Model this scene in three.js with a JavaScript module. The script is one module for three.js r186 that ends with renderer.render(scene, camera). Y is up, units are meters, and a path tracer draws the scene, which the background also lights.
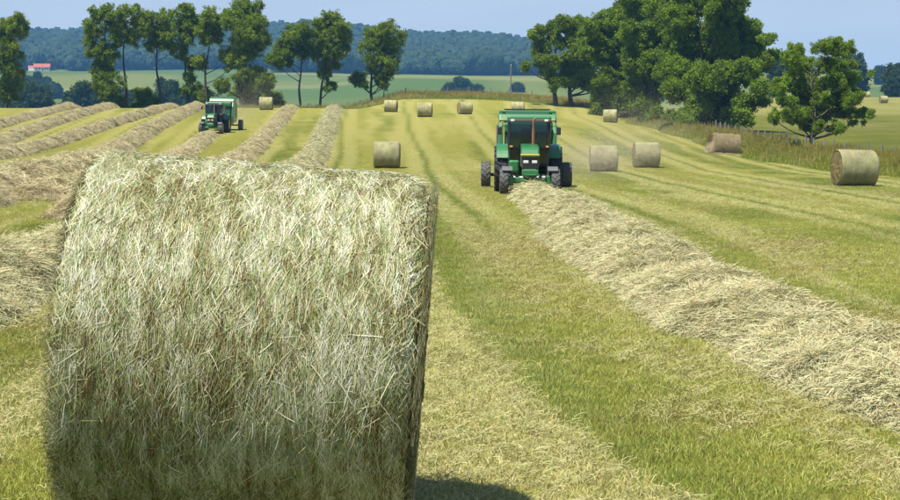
import * as THREE from 'three';
import { ImprovedNoise } from 'three/addons/math/ImprovedNoise.js';
import { RoundedBoxGeometry } from 'three/addons/geometries/RoundedBoxGeometry.js';
import { mergeGeometries, mergeVertices, toCreasedNormals } from 'three/addons/utils/BufferGeometryUtils.js';

// ---------------------------------------------------------------- camera, sky, sun, exposure
const scene = new THREE.Scene();
const camera = new THREE.PerspectiveCamera(17.76, 1024 / 569, 0.3, 12000);
camera.position.set(0, 2.0, 0);
camera.rotation.x = -0.0730;
const renderer = new THREE.WebGLRenderer({ antialias: true });
renderer.toneMapping = THREE.LinearToneMapping;
renderer.toneMappingExposure = 1.6;
renderer.shadowMap.enabled = true;

const SUN = new THREE.Vector3(-0.31, 1, 0.34).normalize();
const sun = new THREE.DirectionalLight(new THREE.Color().setRGB(1, 0.95, 0.84), 5.0);
sun.position.copy(SUN).multiplyScalar(300);
sun.castShadow = true;
sun.shadow.mapSize.set(4096, 4096);
Object.assign(sun.shadow.camera, { left: -120, right: 120, top: 160, bottom: -160, near: 1, far: 900 });
scene.add(sun, sun.target);

function makeSky() {                              // a clear summer sky, milky towards the horizon, a few faint veils of cirrus
  const W = 1024, H = 512, data = new Float32Array(W * H * 4), n = new ImprovedNoise();
  const zenith = [0.048, 0.110, 0.28], middle = [0.25, 0.36, 0.53], low = [0.48, 0.52, 0.55];
  for (let j = 0; j < H; j++) {
    const lat = ((j + 0.5) / H - 0.5) * Math.PI, y = Math.sin(lat);
    for (let i = 0; i < W; i++) {
      const lon = ((i + 0.5) / W - 0.5) * 2 * Math.PI, x = Math.cos(lat) * Math.cos(lon), z = Math.cos(lat) * Math.sin(lon);
      const a = Math.pow(Math.max(y, 0), 0.6), b = Math.exp(-Math.max(y, 0) * 7);
      const k = 1 / (Math.max(y, 0) + 0.12);
      const veil = Math.max(0, n.noise(x * k * 1.3, z * k * 1.3, 0.5) + 0.6 * n.noise(x * k * 3.1, z * k * 3.1, 4.5) + 0.1) * 0.10 * Math.min(1, Math.max(y, 0) * 6);
      const glow = 0.22 * Math.pow(Math.max(0, x * SUN.x + y * SUN.y + z * SUN.z), 10);
      for (let c = 0; c < 3; c++) {
        let v = middle[c] + (zenith[c] - middle[c]) * a;
        v += (low[c] - v) * b + veil + glow * [1, 0.95, 0.85][c];
        data[(j * W + i) * 4 + c] = v;
      }
      data[(j * W + i) * 4 + 3] = 1;
    }
  }
  const t = new THREE.DataTexture(data, W, H, THREE.RGBAFormat, THREE.FloatType);
  t.mapping = THREE.EquirectangularReflectionMapping; t.magFilter = THREE.LinearFilter; t.needsUpdate = true;
  return t;
}
scene.background = makeSky();
scene.environment = scene.background;
scene.fog = new THREE.FogExp2(new THREE.Color().setRGB(0.20, 0.54, 1.0), 0.00020);

// ---------------------------------------------------------------- helpers
function randomizer(seed) { let s = seed >>> 0; return () => { s = (s + 0x6D2B79F5) | 0; let t = Math.imul(s ^ (s >>> 15), 1 | s); t = (t + Math.imul(t ^ (t >>> 7), 61 | t)) ^ t; return ((t ^ (t >>> 14)) >>> 0) / 4294967296; }; }
const taken = {};
function numbered(name) { const k = taken[name] = (taken[name] ?? -1) + 1; return k ? name + '_' + String(k).padStart(3, '0') : name; }
function tag(o, label, category, group, kind) { o.userData.label = label; o.userData.category = category; if (group) o.userData.group = group; if (kind) o.userData.kind = kind; return o; }
function thing(name, label, category, group) { const o = new THREE.Group(); o.name = numbered(name); scene.add(o); return tag(o, label, category, group); }
function part(name, geometry, material, parent) { const m = new THREE.Mesh(geometry, material); m.name = name; m.castShadow = m.receiveShadow = true; parent.add(m); return m; }
function setting(name, geometry, material) { const m = part(name, geometry, material, scene); m.userData.kind = 'structure'; return m; }
function copies(name, geometry, material, list, parent) {      // list of { m: Matrix4, c: [r, g, b] }
  const o = new THREE.InstancedMesh(geometry, material, list.length), col = new THREE.Color();
  list.forEach((e, i) => { o.setMatrixAt(i, e.m); if (e.c) o.setColorAt(i, col.setRGB(...e.c)); });
  o.name = name; o.castShadow = o.receiveShadow = true; o.userData.kind = 'stuff'; parent.add(o); return o;
}
const lin = (r, g, b) => new THREE.Color().setRGB(r, g, b);
const standard = (r, g, b, roughness = 0.8, more = {}) => new THREE.MeshStandardMaterial({ color: lin(r, g, b), roughness, ...more });
const matt = (more) => new THREE.MeshPhysicalMaterial({ roughness: 0.9, specularIntensity: 0.2, ...more });        // dry plant matter: hardly any gloss
const V = (x, y, z) => new THREE.Vector3(x, y, z);
const clamp = (x, a, b) => Math.min(b, Math.max(a, x));
const sstep = (a, b, x) => { const t = clamp((x - a) / (b - a), 0, 1); return t * t * (3 - 2 * t); };
const lerp = (a, b, t) => a + (b - a) * t;
const improved = new ImprovedNoise();
const noise = (x, y, z = 0.37) => improved.noise(x, y, z);
function profile(points) {                       // monotone cubic through [distance, height] points
  const n = points.length, m = new Array(n).fill(0), s = [];
  for (let i = 0; i < n - 1; i++) s.push((points[i + 1][1] - points[i][1]) / (points[i + 1][0] - points[i][0]));
  for (let i = 1; i < n - 1; i++) m[i] = s[i - 1] * s[i] <= 0 ? 0 : 2 * s[i - 1] * s[i] / (s[i - 1] + s[i]);
  return (d) => {
    if (d <= points[0][0]) return points[0][1];
    if (d >= points[n - 1][0]) return points[n - 1][1];
    let i = 0; while (points[i + 1][0] < d) i++;
    const w = points[i + 1][0] - points[i][0], t = (d - points[i][0]) / w, t2 = t * t, t3 = t2 * t;
    return (2 * t3 - 3 * t2 + 1) * points[i][1] + (t3 - 2 * t2 + t) * w * m[i] + (-2 * t3 + 3 * t2) * points[i + 1][1] + (t3 - t2) * w * m[i + 1];
  };
}
const leftSlope = profile([[0, 0], [60, 0], [85, 0.15], [100, 0.5], [133, 2.0], [167, 3.7], [190, 4.85], [198, 5.05], [206, 4.9], [260, 1], [340, -6], [480, -5], [700, 6], [1150, 44], [1300, 51], [1600, 75], [2200, 122], [2700, 116], [7000, 60]]);
const middleSlope = profile([[0, 0], [85, 0], [100, 0.3], [133, 1.9], [167, 3.6], [193, 4.5], [215, 5.9], [235, 7.3], [245, 7.6], [260, 7.3], [340, 0], [480, -2], [700, 8], [1000, 38], [1150, 45], [1300, 48], [2000, 108], [2600, 104], [7000, 60]]);
const rightSlope = profile([[0, -0.2], [110, -0.2], [131, 0.2], [190, 2.2], [300, 6.2], [420, 11.3], [470, 11.8], [600, 8], [1150, 46], [1300, 50], [1700, 52], [2600, 50], [7000, 40]]);
function groundHeight(x, z) {
  const d = -z, q = x * 200 / Math.max(Math.abs(d), 200), dd = Math.max(d, 0);
  let h = lerp(leftSlope(dd), middleSlope(dd), sstep(-18, -5, q));
  h = lerp(h, rightSlope(dd), sstep(0, 42, q));
  h -= 0.5 * Math.tanh((x - 0.5) / 5) * Math.exp(-((d / 22) ** 2));              // the cross fall under the near bale
  h += 0.04 * Math.log1p(Math.exp(clamp(-x - 6, -30, 30))) * (1 - sstep(55, 115, d)) * sstep(20, 45, d);
  h += 0.07 * noise(x / 11, z / 14) * sstep(9, 22, dd) * (1 - sstep(60, 150, dd));
  h += 7 * noise(x / 330, z / 330, 2.1) * sstep(520, 1000, dd) + 9 * noise(x / 130, z / 130, 5.3) * sstep(1350, 1900, dd);
  return h;
}

// ---------------------------------------------------------------- the ground: hay field, pasture, hills
function strokeTexture(size, seed, count, back, shades, lengths, widths, dir, spread) {   // tileable short strokes: stubble, stalks
  const r = randomizer(seed), c = document.createElement('canvas'); c.width = c.height = size;
  const g = c.getContext('2d'); g.fillStyle = back; g.fillRect(0, 0, size, size); g.lineCap = 'round';
  for (let i = 0; i < count; i++) {
    const a = dir + (r() + r() - 1) * spread, l = lengths[0] + (lengths[1] - lengths[0]) * r(), x = r() * size, y = r() * size, dx = Math.cos(a) * l, dy = Math.sin(a) * l;
    g.strokeStyle = shades[Math.floor(r() * shades.length)]; g.lineWidth = widths[0] + (widths[1] - widths[0]) * r();
    for (const ox of [-size, 0, size]) for (const oy of [-size, 0, size]) {
      const X = x + ox, Y = y + oy; if (X < -l || Y < -l || X > size + l || Y > size + l) continue;
      g.beginPath(); g.moveTo(X, Y); g.lineTo(X + dx, Y + dy); g.stroke();
    }
  }
  const t = new THREE.CanvasTexture(c); t.wrapS = t.wrapT = THREE.RepeatWrapping; t.magFilter = THREE.LinearFilter; t.colorSpace = THREE.SRGBColorSpace;
  return t;
}
const stubbleMap = strokeTexture(1024, 5, 26000, '#a9a48c', ['#fffbe6', '#e9e6b8', '#cfd69a', '#b3c07c', '#a09a72', '#8d9a5c', '#d8cfa6', '#c4b48c', '#f3ecd0'], [8, 26], [1.2, 3], 0.5, Math.PI);
const hayMap = strokeTexture(1024, 9, 22000, '#8d866c', ['#fffdf0', '#efe9cc', '#d9d3ac', '#c3c69c', '#a9b48c', '#b7a37c', '#8f8a66', '#e6dcb6', '#f8f4e2'], [20, 90], [1.5, 3.5], Math.PI / 2, 1.1);

const mix3 = (a, b, t) => [a[0] + (b[0] - a[0]) * t, a[1] + (b[1] - a[1]) * t, a[2] + (b[2] - a[2]) * t];
const YELLOWGREEN = [0.345, 0.346, 0.094], STRAW = [0.478, 0.452, 0.205], GREEN = [0.185, 0.228, 0.046], BROWN = [0.365, 0.305, 0.115];
const across = (x, d) => (x + 0.045 * d) / (1 + 0.0055 * d);      // which swath of the mower one stands on
function fieldTint(x, z) {                                       // dye of the mown sward: green regrowth, yellow stubble, bleached straw along the old swaths
  const d = -z, a = across(x, d);
  let t = YELLOWGREEN;
  const wander = 0.35 * noise(d / 9, a / 5, 3.3);
  const s1 = noise((a + wander) * 0.55, d / 55, 1.7), s2 = noise((a + wander) * 1.6, d / 34, 8.2), s3 = noise(x / 0.9, z / 1.6, 6.1), s4 = noise(x / 3.2, z / 4.5, 11.4);
  t = mix3(t, GREEN, clamp(0.15 + s1 * 1.9 + s4 * 0.8 + s3 * 0.35, 0, 0.85));
  t = mix3(t, STRAW, clamp(s2 * 1.9 + s3 * 0.5 - 0.08 - s4 * 0.4, 0, 0.85));
  t = mix3(t, BROWN, clamp(noise(x / 2.1, z / 3.4, 21.7) * 1.6 - 0.22 + s3 * 0.4, 0, 0.75) * (1 - sstep(90, 160, d)));
  if (d > 6 && d < 60) {                                          // the raked strip whose edge sweeps away past the near bale
    const e = x - (-1.2 + 22 / d) + 0.10 * noise(d * 0.9, 1.3), k = 1 - sstep(36, 58, d);
    t = mix3(t, mix3(STRAW, YELLOWGREEN, clamp(0.02 + s3 * 1.0 + s4 * 0.8, 0, 0.75)), k * (1 - sstep(-0.05, 0.06, e)) * sstep(-2.8, -1.4, e) * 0.95);
    t = mix3(t, GREEN, k * sstep(-0.03, 0.08, e) * (1 - sstep(0.25, 1.6, e)) * 0.6);
    t = mix3(t, mix3(BROWN, STRAW, 0.25), k * sstep(0.5, 1.1, e) * (1 - sstep(1.3, 2.3, e)) * clamp(0.35 + s4 * 1.4 + s3 * 0.5, 0, 0.7) * sstep(12, 17, d));
  }
  const line = Math.abs(((a * 0.29 + 0.15 * noise(d / 40, 2.2)) % 1 + 1) % 1 - 0.5);
  t = mix3(t, GREEN, (1 - sstep(0.015, 0.05, line)) * 0.9 * sstep(22, 45, d));
  t = mix3(t, STRAW, (1 - sstep(0.05, 0.12, Math.abs(line - 0.12))) * 0.8 * sstep(22, 45, d));
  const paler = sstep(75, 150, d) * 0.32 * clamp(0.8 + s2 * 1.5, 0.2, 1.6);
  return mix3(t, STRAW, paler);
}
const fieldEdge = (d) => 21 + 1.2 * noise(d / 9, 4.4) + 0.4 * noise(d / 2.2, 9.4);
function isField(x, z) { const d = -z; return d < lerp(203, 226, sstep(-18, -5, x)) + 1.5 * noise(x / 4, 7.1) && (x < fieldEdge(d) || d < 30); }
function pastureTint(x, z) {
  const d = -z, n1 = noise(x / 6, z / 9, 14.1), n2 = noise(x / 26, z / 40, 15.7), n3 = noise(x / 1.7, z / 2.4, 16.2);
  let t = mix3([0.203, 0.210, 0.044], [0.116, 0.154, 0.024], clamp(0.4 + n1 * 0.9 + n2 + n3 * 0.4, 0, 1));
  t = mix3(t, [0.300, 0.277, 0.128], clamp(n2 * 1.3 + n3 * 0.5 - 0.05, 0, 0.6));
  if (x > 30 && d > 255 + 0.25 * (x - 60) && d < 455) t = mix3(t, [0.375, 0.352, 0.173], 0.75 * sstep(255 + 0.25 * (x - 60), 285 + 0.25 * (x - 60), d) * clamp(0.8 + n1, 0.3, 1));   // mown hay beyond the fence
  return t;
}
function hillTint(x, z) {
  const d = -z, n1 = noise(x / 90, z / 160, 24.1), n2 = noise(x / 30, z / 45, 25.7);
  let t = mix3([0.070, 0.115, 0.022], [0.135, 0.155, 0.034], clamp(0.45 + n1 * 1.4 + n2 * 0.5, 0, 1));
  const band = sstep(0.02, 0.10, noise(x / 420, z / 75, 31.2));
  return mix3(t, [0.225, 0.214, 0.075], band * 0.5);
}
{
  const angles = [];
  for (let a = -180; a < -21; a += 3) angles.push(a);
  for (let a = -21; a <= 21; a += 0.16) angles.push(a);
  for (let a = 24; a <= 180; a += 3) angles.push(a);
  const radii = [0];
  for (let r = 0.8; r < 3400; r *= r < 260 ? 1.0145 : 1.022) radii.push(r);
  const NA = angles.length, NR = radii.length, P = new Float32Array(NA * NR * 3), UV = new Float32Array(NA * NR * 2), zones = { hay_field: [], pasture: [], hill: [] };
  for (let j = 0; j < NR; j++) for (let i = 0; i < NA; i++) {
    const a = angles[i] * Math.PI / 180, x = radii[j] * Math.sin(a), z = -radii[j] * Math.cos(a), k = j * NA + i;
    P.set([x, groundHeight(x, z), z], k * 3); UV.set([x / 1.7, z / 1.7], k * 2);
  }
  for (let j = 0; j < NR - 1; j++) for (let i = 0; i < NA - 1; i++) {
    const p = j * NA + i, q = p + NA, x = (P[p * 3] + P[q * 3 + 3]) / 2, z = (P[p * 3 + 2] + P[q * 3 + 5]) / 2;
    const zone = radii[j] > 480 ? 'hill' : isField(x, z) ? 'hay_field' : 'pasture';
    if (j) zones[zone].push(p, p + 1, q); zones[zone].push(p + 1, q + 1, q);
  }
  const tints = { hay_field: fieldTint, pasture: pastureTint, hill: hillTint };
  for (const name in zones) {
    const map = new Map(), pos = [], uv = [], col = [], idx = [];
    for (const k of zones[name]) {
      if (!map.has(k)) {
        map.set(k, pos.length / 3); pos.push(P[k * 3], P[k * 3 + 1], P[k * 3 + 2]); uv.push(UV[k * 2], UV[k * 2 + 1]);
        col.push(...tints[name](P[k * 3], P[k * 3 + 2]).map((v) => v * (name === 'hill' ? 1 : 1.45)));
      }
      idx.push(map.get(k));
    }
    const g = new THREE.BufferGeometry();
    g.setAttribute('position', new THREE.Float32BufferAttribute(pos, 3)); g.setAttribute('uv', new THREE.Float32BufferAttribute(uv, 2)); g.setAttribute('color', new THREE.Float32BufferAttribute(col, 3));
    g.setIndex(idx.length ? idx : [0, 0, 0]); g.computeVertexNormals();
    const m = matt({ vertexColors: true, roughness: 1, map: name === 'hill' ? null : stubbleMap, bumpMap: name === 'hill' ? null : stubbleMap, bumpScale: 0.03 });
    m.envMapIntensity = 1; setting(name, g, m);
  }
}

// ---------------------------------------------------------------- hay: strands, windrows, bales
const straight = V(0, 1, 0);
function strandBundle(seed, count, lMin, lMax, width, spread, lift) {          // a loose handful of bent stalks
  const r = randomizer(seed), pos = [], col = [];
  for (let i = 0; i < count; i++) {
    const a = r() * 6.283, l = lMin + (lMax - lMin) * r(), x = (r() - 0.5) * spread, z = (r() - 0.5) * spread, y = (r() - 0.25) * lift, bend = (r() - 0.5) * 2.2, tilt = (r() - 0.4) * lift * 3, w = width * (0.6 + 0.8 * r());
    const c = [[1.15, 1.12, 1.05], [0.95, 0.98, 0.85], [0.8, 0.85, 0.65], [1.3, 1.25, 1.2], [0.9, 0.78, 0.6], [1, 1, 0.95]][Math.floor(r() * 6)];
    let px = x, py = y, pz = z, prev = null;
    for (let k = 0; k <= 4; k++) {
      const b = a + bend * (k / 4 - 0.5), nx = -Math.sin(b) * w / 2, nz = Math.cos(b) * w / 2, ny = (i % 3 - 1) * w * 0.4;
      const e = [[px - nx, py - ny, pz - nz], [px + nx, py + ny, pz + nz]];
      if (prev) for (const q of [prev[0], prev[1], e[0], e[0], prev[1], e[1]]) { pos.push(...q); col.push(...c); }
      prev = e; px += Math.cos(b) * l / 4; pz += Math.sin(b) * l / 4; py += tilt / 4 + (k < 2 ? 0.15 : -0.15) * lift;
    }
  }
  const g = new THREE.BufferGeometry(); g.setAttribute('position', new THREE.Float32BufferAttribute(pos, 3)); g.setAttribute('color', new THREE.Float32BufferAttribute(col, 3)); g.computeVertexNormals();
  return g;
}
const strandMaterial = matt({ vertexColors: true, roughness: 0.7, side: THREE.DoubleSide });
const strandPlain = matt({ roughness: 0.6, specularIntensity: 0.15, side: THREE.DoubleSide });
const nearBundles = [0, 1, 2].map((i) => strandBundle(310 + i, 46, 0.06, 0.22, 0.0030, 0.22, 0.035));
const farBundles = [0, 1].map((i) => strandBundle(320 + i, 30, 0.10, 0.34, 0.0065, 0.30, 0.05));
const windrowMaterial = matt({ vertexColors: true, roughness: 0.95, map: hayMap, bumpMap: hayMap, bumpScale: 0.03 });

// path: [x, distance] points; the raked ridge follows the ground along it
function windrow(label, path, halfWidth, height, seed, tone, taperTo = 1) {
  const r = randomizer(seed), curve = new THREE.CatmullRomCurve3(path.map(([x, d]) => V(x, 0, -d)), false, 'centripetal'), length = curve.getLength();
  const rows = [], along = [];
  for (let s = 0; s < length;) { const p = curve.getPointAt(s / length); along.push([s, p]); const d = Math.hypot(p.x, p.z); s += clamp(d * 0.006, 0.07, 0.8); }
  along.push([length, curve.getPointAt(1)]);
  const N = 22, pos = [], uv = [], col = [], idx = [], surface = [];
  const shape = (s, t) => {                       // t from -1 to 1 across the ridge: height over the ground
    const thin = 1 + (taperTo - 1) * sstep(0.55, 0.95, s / length), w = thin * (1 + 0.25 * noise(s / 3.4, seed + 21) + 0.22 * noise(s / 1.3, seed) + 0.15 * noise(s / 0.5, seed + 3)), hgt = height * thin * (1 + 0.4 * noise(s / 2.9, seed + 31) + 0.32 * noise(s / 1.1, seed + 5) + 0.2 * noise(s / 0.45, seed + 9));
    const end = sstep(0, 1.2, s) * sstep(0, 1.2, length - s);
    const lump = 0.26 * noise(s / 0.38, t * 2.6, seed + 1.5) + 0.13 * noise(s / 0.17, t * 5.5, seed + 7.5);
    return [t * halfWidth * w + 0.12 * noise(s / 0.9, 4.4, seed), end * Math.max(-0.03, (hgt * Math.pow(Math.max(0, 1 - t * t), 0.75) + lump * height * 1.3 * Math.sqrt(Math.max(0, 1 - t * t))) - 0.02)];
  };
  along.forEach(([s, p], j) => {
    const e = 0.3, a = along[Math.max(0, j - 1)][1], b = along[Math.min(along.length - 1, j + 1)][1], tx = b.x - a.x, tz = b.z - a.z, tl = Math.hypot(tx, tz) || e, nx = -tz / tl, nz = tx / tl;
    for (let i = 0; i <= N; i++) {
      const t = i / N * 2 - 1, [o, h] = shape(s, t), x = p.x + nx * o, z = p.z + nz * o;
      pos.push(x, groundHeight(x, z) + h, z); uv.push(o / 0.8, s / 0.8);
      const k = 0.95 + 0.5 * noise(x / 0.6, z / 0.6, seed + 2.2), g = clamp(noise(x / 1.3, z / 1.1, seed + 12) * 1.5, -0.5, 0.5);
      col.push(tone[0] * k * (1 - 0.12 * g), tone[1] * k * (1 + 0.02 * g), tone[2] * k * (1 - 0.1 * g));
      if (j && i) { const q = j * (N + 1) + i; idx.push(q - 1, q, q - N - 2, q - N - 2, q, q - N - 1); }
    }
    surface.push([s, p, nx, nz]);
  });
  const g = new THREE.BufferGeometry();
  g.setAttribute('position', new THREE.Float32BufferAttribute(pos, 3)); g.setAttribute('uv', new THREE.Float32BufferAttribute(uv, 2)); g.setAttribute('color', new THREE.Float32BufferAttribute(col, 3)); g.setIndex(idx); g.computeVertexNormals();
  const o = thing('hay_windrow', label, 'windrow', 'raked windrows of hay');
  part('ridge', g, windrowMaterial, o);
  const near = [[], [], []], far = [[], []], q = new THREE.Quaternion(), turn = new THREE.Quaternion(), normal = V(0, 1, 0);
  for (let j = 0; j + 1 < surface.length; j++) {
    const [s, p, nx, nz] = surface[j], ds = surface[j + 1][0] - s, d = Math.hypot(p.x, p.z);
    const isNear = d < 45, want = ds * halfWidth * 2 * (isNear ? clamp(330 - d * 3.2, 140, 320) : clamp(60 - d * 0.15, 26, 60));
    let n = Math.floor(want) + (r() < want % 1 ? 1 : 0);
    while (n--) {
      const ss = s + r() * ds, t = (r() * 2 - 1) * 1.04, [o2, h] = shape(ss, clamp(t, -1, 1)), f = r() * ds / 1, x = p.x + nx * o2 * Math.max(1, Math.abs(t)) + nz * f, z = p.z + nz * o2 * Math.max(1, Math.abs(t)) - nx * f;
      const slope = t * height / halfWidth * 1.2; normal.set(nx * slope + (r() - 0.5) * 0.6, 1, nz * slope + (r() - 0.5) * 0.6).normalize();
      q.setFromUnitVectors(straight, normal); turn.setFromAxisAngle(straight, r() * 6.283); q.multiply(turn);
      const k = 0.85 + 0.4 * r(), sc = 0.75 + 0.5 * r(), gr = (r() - 0.4) * 0.15;
      const e = { m: new THREE.Matrix4().compose(V(x, groundHeight(x, z) + Math.max(0.004, h) + 0.012, z), q, V(sc, sc, sc)), c: [tone[0] * k * 1.12 * (1 - gr), tone[1] * k * 1.12, tone[2] * k * 1.12 * (1 - gr)] };
      if (isNear) near[Math.floor(r() * 3)].push(e); else far[Math.floor(r() * 2)].push(e);
    }
  }
  const straw = new THREE.Group(); straw.name = 'loose_hay'; straw.userData.kind = 'stuff'; o.add(straw);
  near.forEach((l, i) => l.length && copies('stalks', nearBundles[i], strandMaterial, l, straw));
  far.forEach((l, i) => l.length && copies('stalks', farBundles[i], strandMaterial, l, straw));
  return o;
}
const PALE = [0.398, 0.375, 0.240], TAN = [0.415, 0.365, 0.240];
windrow('long grey-green windrow leading from the right foreground to the nearer tractor', [[4.9, 7], [4.35, 10.5], [3.79, 13.8], [3.55, 15.4], [3.25, 17.7], [3.0, 21.1], [2.84, 30.3], [2.8, 42], [2.66, 51.5], [2.7, 55.5]], 0.92, 0.40, 3, PALE, 0.7);
windrow('greyish windrow just left of and behind the big foreground bale', [[-4.6, 9], [-5.3, 18.8], [-5.75, 26], [-6.9, 55], [-8.4, 95], [-10.8, 140], [-13.9, 194]], 0.85, 0.42, 13, PALE);
windrow('tan windrow on the slope, second to the right of the far tractor\'s own', [[-8.2, 35], [-10.2, 60], [-12.7, 97], [-15.8, 145], [-19.2, 194]], 0.78, 0.42, 23, TAN);
windrow('tan windrow on the slope directly in front of the far tractor', [[-11, 42], [-13.6, 68], [-17.0, 102], [-19.3, 128]], 0.75, 0.36, 33, TAN);
windrow('thick tan windrow touching the left picture edge above the greyish one', [[-10.4, 22], [-12.9, 46], [-16.4, 70], [-22.9, 113], [-27, 152], [-30.3, 194]], 0.98, 0.55, 43, TAN);
windrow('tan windrow ending at the crest below the pair of trees left of the far tractor', [[-21.5, 66], [-26.3, 93], [-30.5, 140], [-34, 197]], 0.85, 0.50, 53, TAN);
windrow('tan windrow near the left edge, second from the top of the slope', [[-27, 90], [-32.2, 114], [-37, 150], [-41.5, 197]], 0.85, 0.50, 63, TAN);
windrow('short tan windrow at the top left corner of the hay field', [[-36.5, 122], [-40.6, 144], [-46, 197]], 0.85, 0.50, 73, TAN);

const baleMaterial = matt({ vertexColors: true, roughness: 0.85, map: hayMap, bumpMap: hayMap, bumpScale: 0.012 });
const endMaterial = matt({ vertexColors: true, roughness: 0.95, map: hayMap, bumpMap: hayMap, bumpScale: 0.02 });
// a round bale lying on its side: axis along x, resting on y = 0
function baleShape(width, diameter, seed, nx, nphi, rough, round, tint) {
  const R = diameter / 2, side = { pos: [], uv: [], col: [], idx: [] };
  const radius = (x, phi) => {
    const soft = x > 0 ? round * 1.45 : round * 0.7, e = Math.max(0, (Math.abs(x) - (width / 2 - soft)) / soft);
    return R * (1 + rough * (0.6 * noise(x * 2.2, Math.cos(phi) * 1.7 + seed, Math.sin(phi) * 1.7) + 0.5 * noise(x * 9, Math.cos(phi) * 6 + seed, Math.sin(phi) * 6))) - soft * 0.55 * e ** 2.4;
  };
  for (let j = 0; j <= nphi; j++) for (let i = 0; i <= nx; i++) {
    const phi = j / nphi * 2 * Math.PI, x = (i / nx - 0.5) * width, r = radius(x, j === nphi ? 0 : phi);
    let y = Math.cos(phi) * r, z = Math.sin(phi) * r; if (y < -R * 0.985) y = -R * 0.985;
    side.pos.push(x, y + R * 0.985, z); side.uv.push(x / 0.7, phi * R / 0.7);
    const k = 0.92 + 0.35 * noise(x * 3.5, Math.cos(phi) * 2 + seed, Math.sin(phi) * 2) + 0.18 * noise(x * 30, 3.3, seed), g = 0.10 * noise(x * 1.6, phi * 1.3, seed + 20);
    side.col.push(tint[0] * k * (1 - g), tint[1] * k * (1 + 0.3 * g), tint[2] * k * (1 - g));
    if (i && j) { const q = j * (nx + 1) + i; side.idx.push(q - 1, q - nx - 2, q, q, q - nx - 2, q - nx - 1); }
  }
  const make = (d) => { const g = new THREE.BufferGeometry(); g.setAttribute('position', new THREE.Float32BufferAttribute(d.pos, 3)); g.setAttribute('uv', new THREE.Float32BufferAttribute(d.uv, 2)); g.setAttribute('color', new THREE.Float32BufferAttribute(d.col, 3)); g.setIndex(d.idx); g.computeVertexNormals(); return g; };
  const ends = [-1, 1].map((sgn) => {
    const e = { pos: [], uv: [], col: [], idx: [] }, rings = Math.max(5, Math.round(nphi / 8));
    for (let j = 0; j <= nphi; j++) for (let i = 0; i <= rings; i++) {
      const phi = j / nphi * 2 * Math.PI, r = radius(width / 2, j === nphi ? 0 : phi) * i / rings, y = Math.max(-R * 0.985, Math.cos(phi) * r), z = Math.sin(phi) * r;
      const curl = noise(y * 7, seed, z * 7) + 0.5 * noise(y * 19, seed, z * 19);
      e.pos.push(sgn * (width / 2 + (i === rings ? 0 : 0.012 + 0.03 * curl + 0.03 * (1 - i / rings))), y + R * 0.985, z); e.uv.push(r / 0.35, phi * 1.6);
      const k = 0.85 + 0.5 * curl; e.col.push(0.420 * k, 0.360 * k, 0.217 * k);
      if (i && j) { const q = j * (rings + 1) + i; if (sgn < 0) e.idx.push(q - 1, q - rings - 2, q, q, q - rings - 2, q - rings - 1); else e.idx.push(q - 1, q, q - rings - 2, q - rings - 2, q, q - rings - 1); }
    }
    return make(e);
  });
  return { body: make(side), ends, radius, R };
}
function ringThreads(width, R, radius, count, thick, seed, lift) {          // net wrap: fine plastic threads drawn tight round the bale
  const r = randomizer(seed), list = [];
  for (let i = 0; i < count; i++) {
    const x = ((i + 0.5) / count - 0.5) * width * 0.985 + (r() - 0.5) * 0.006, pts = [];
    for (let k = 0; k < 96; k++) { const phi = k / 96 * 2 * Math.PI, rr = radius(x, phi) + lift + 0.004 * noise(phi * 9, x * 30, seed); pts.push(V(x + 0.004 * noise(phi * 3, i, seed), Math.max(Math.cos(phi) * rr, -R * 0.985) + R * 0.985, Math.sin(phi) * rr)); }
    list.push(new THREE.TubeGeometry(new THREE.CatmullRomCurve3(pts, true), 120, thick, 3, true));
  }
  return mergeGeometries(list);
}
const netMaterial = standard(0.50, 0.51, 0.42, 0.5);

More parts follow.
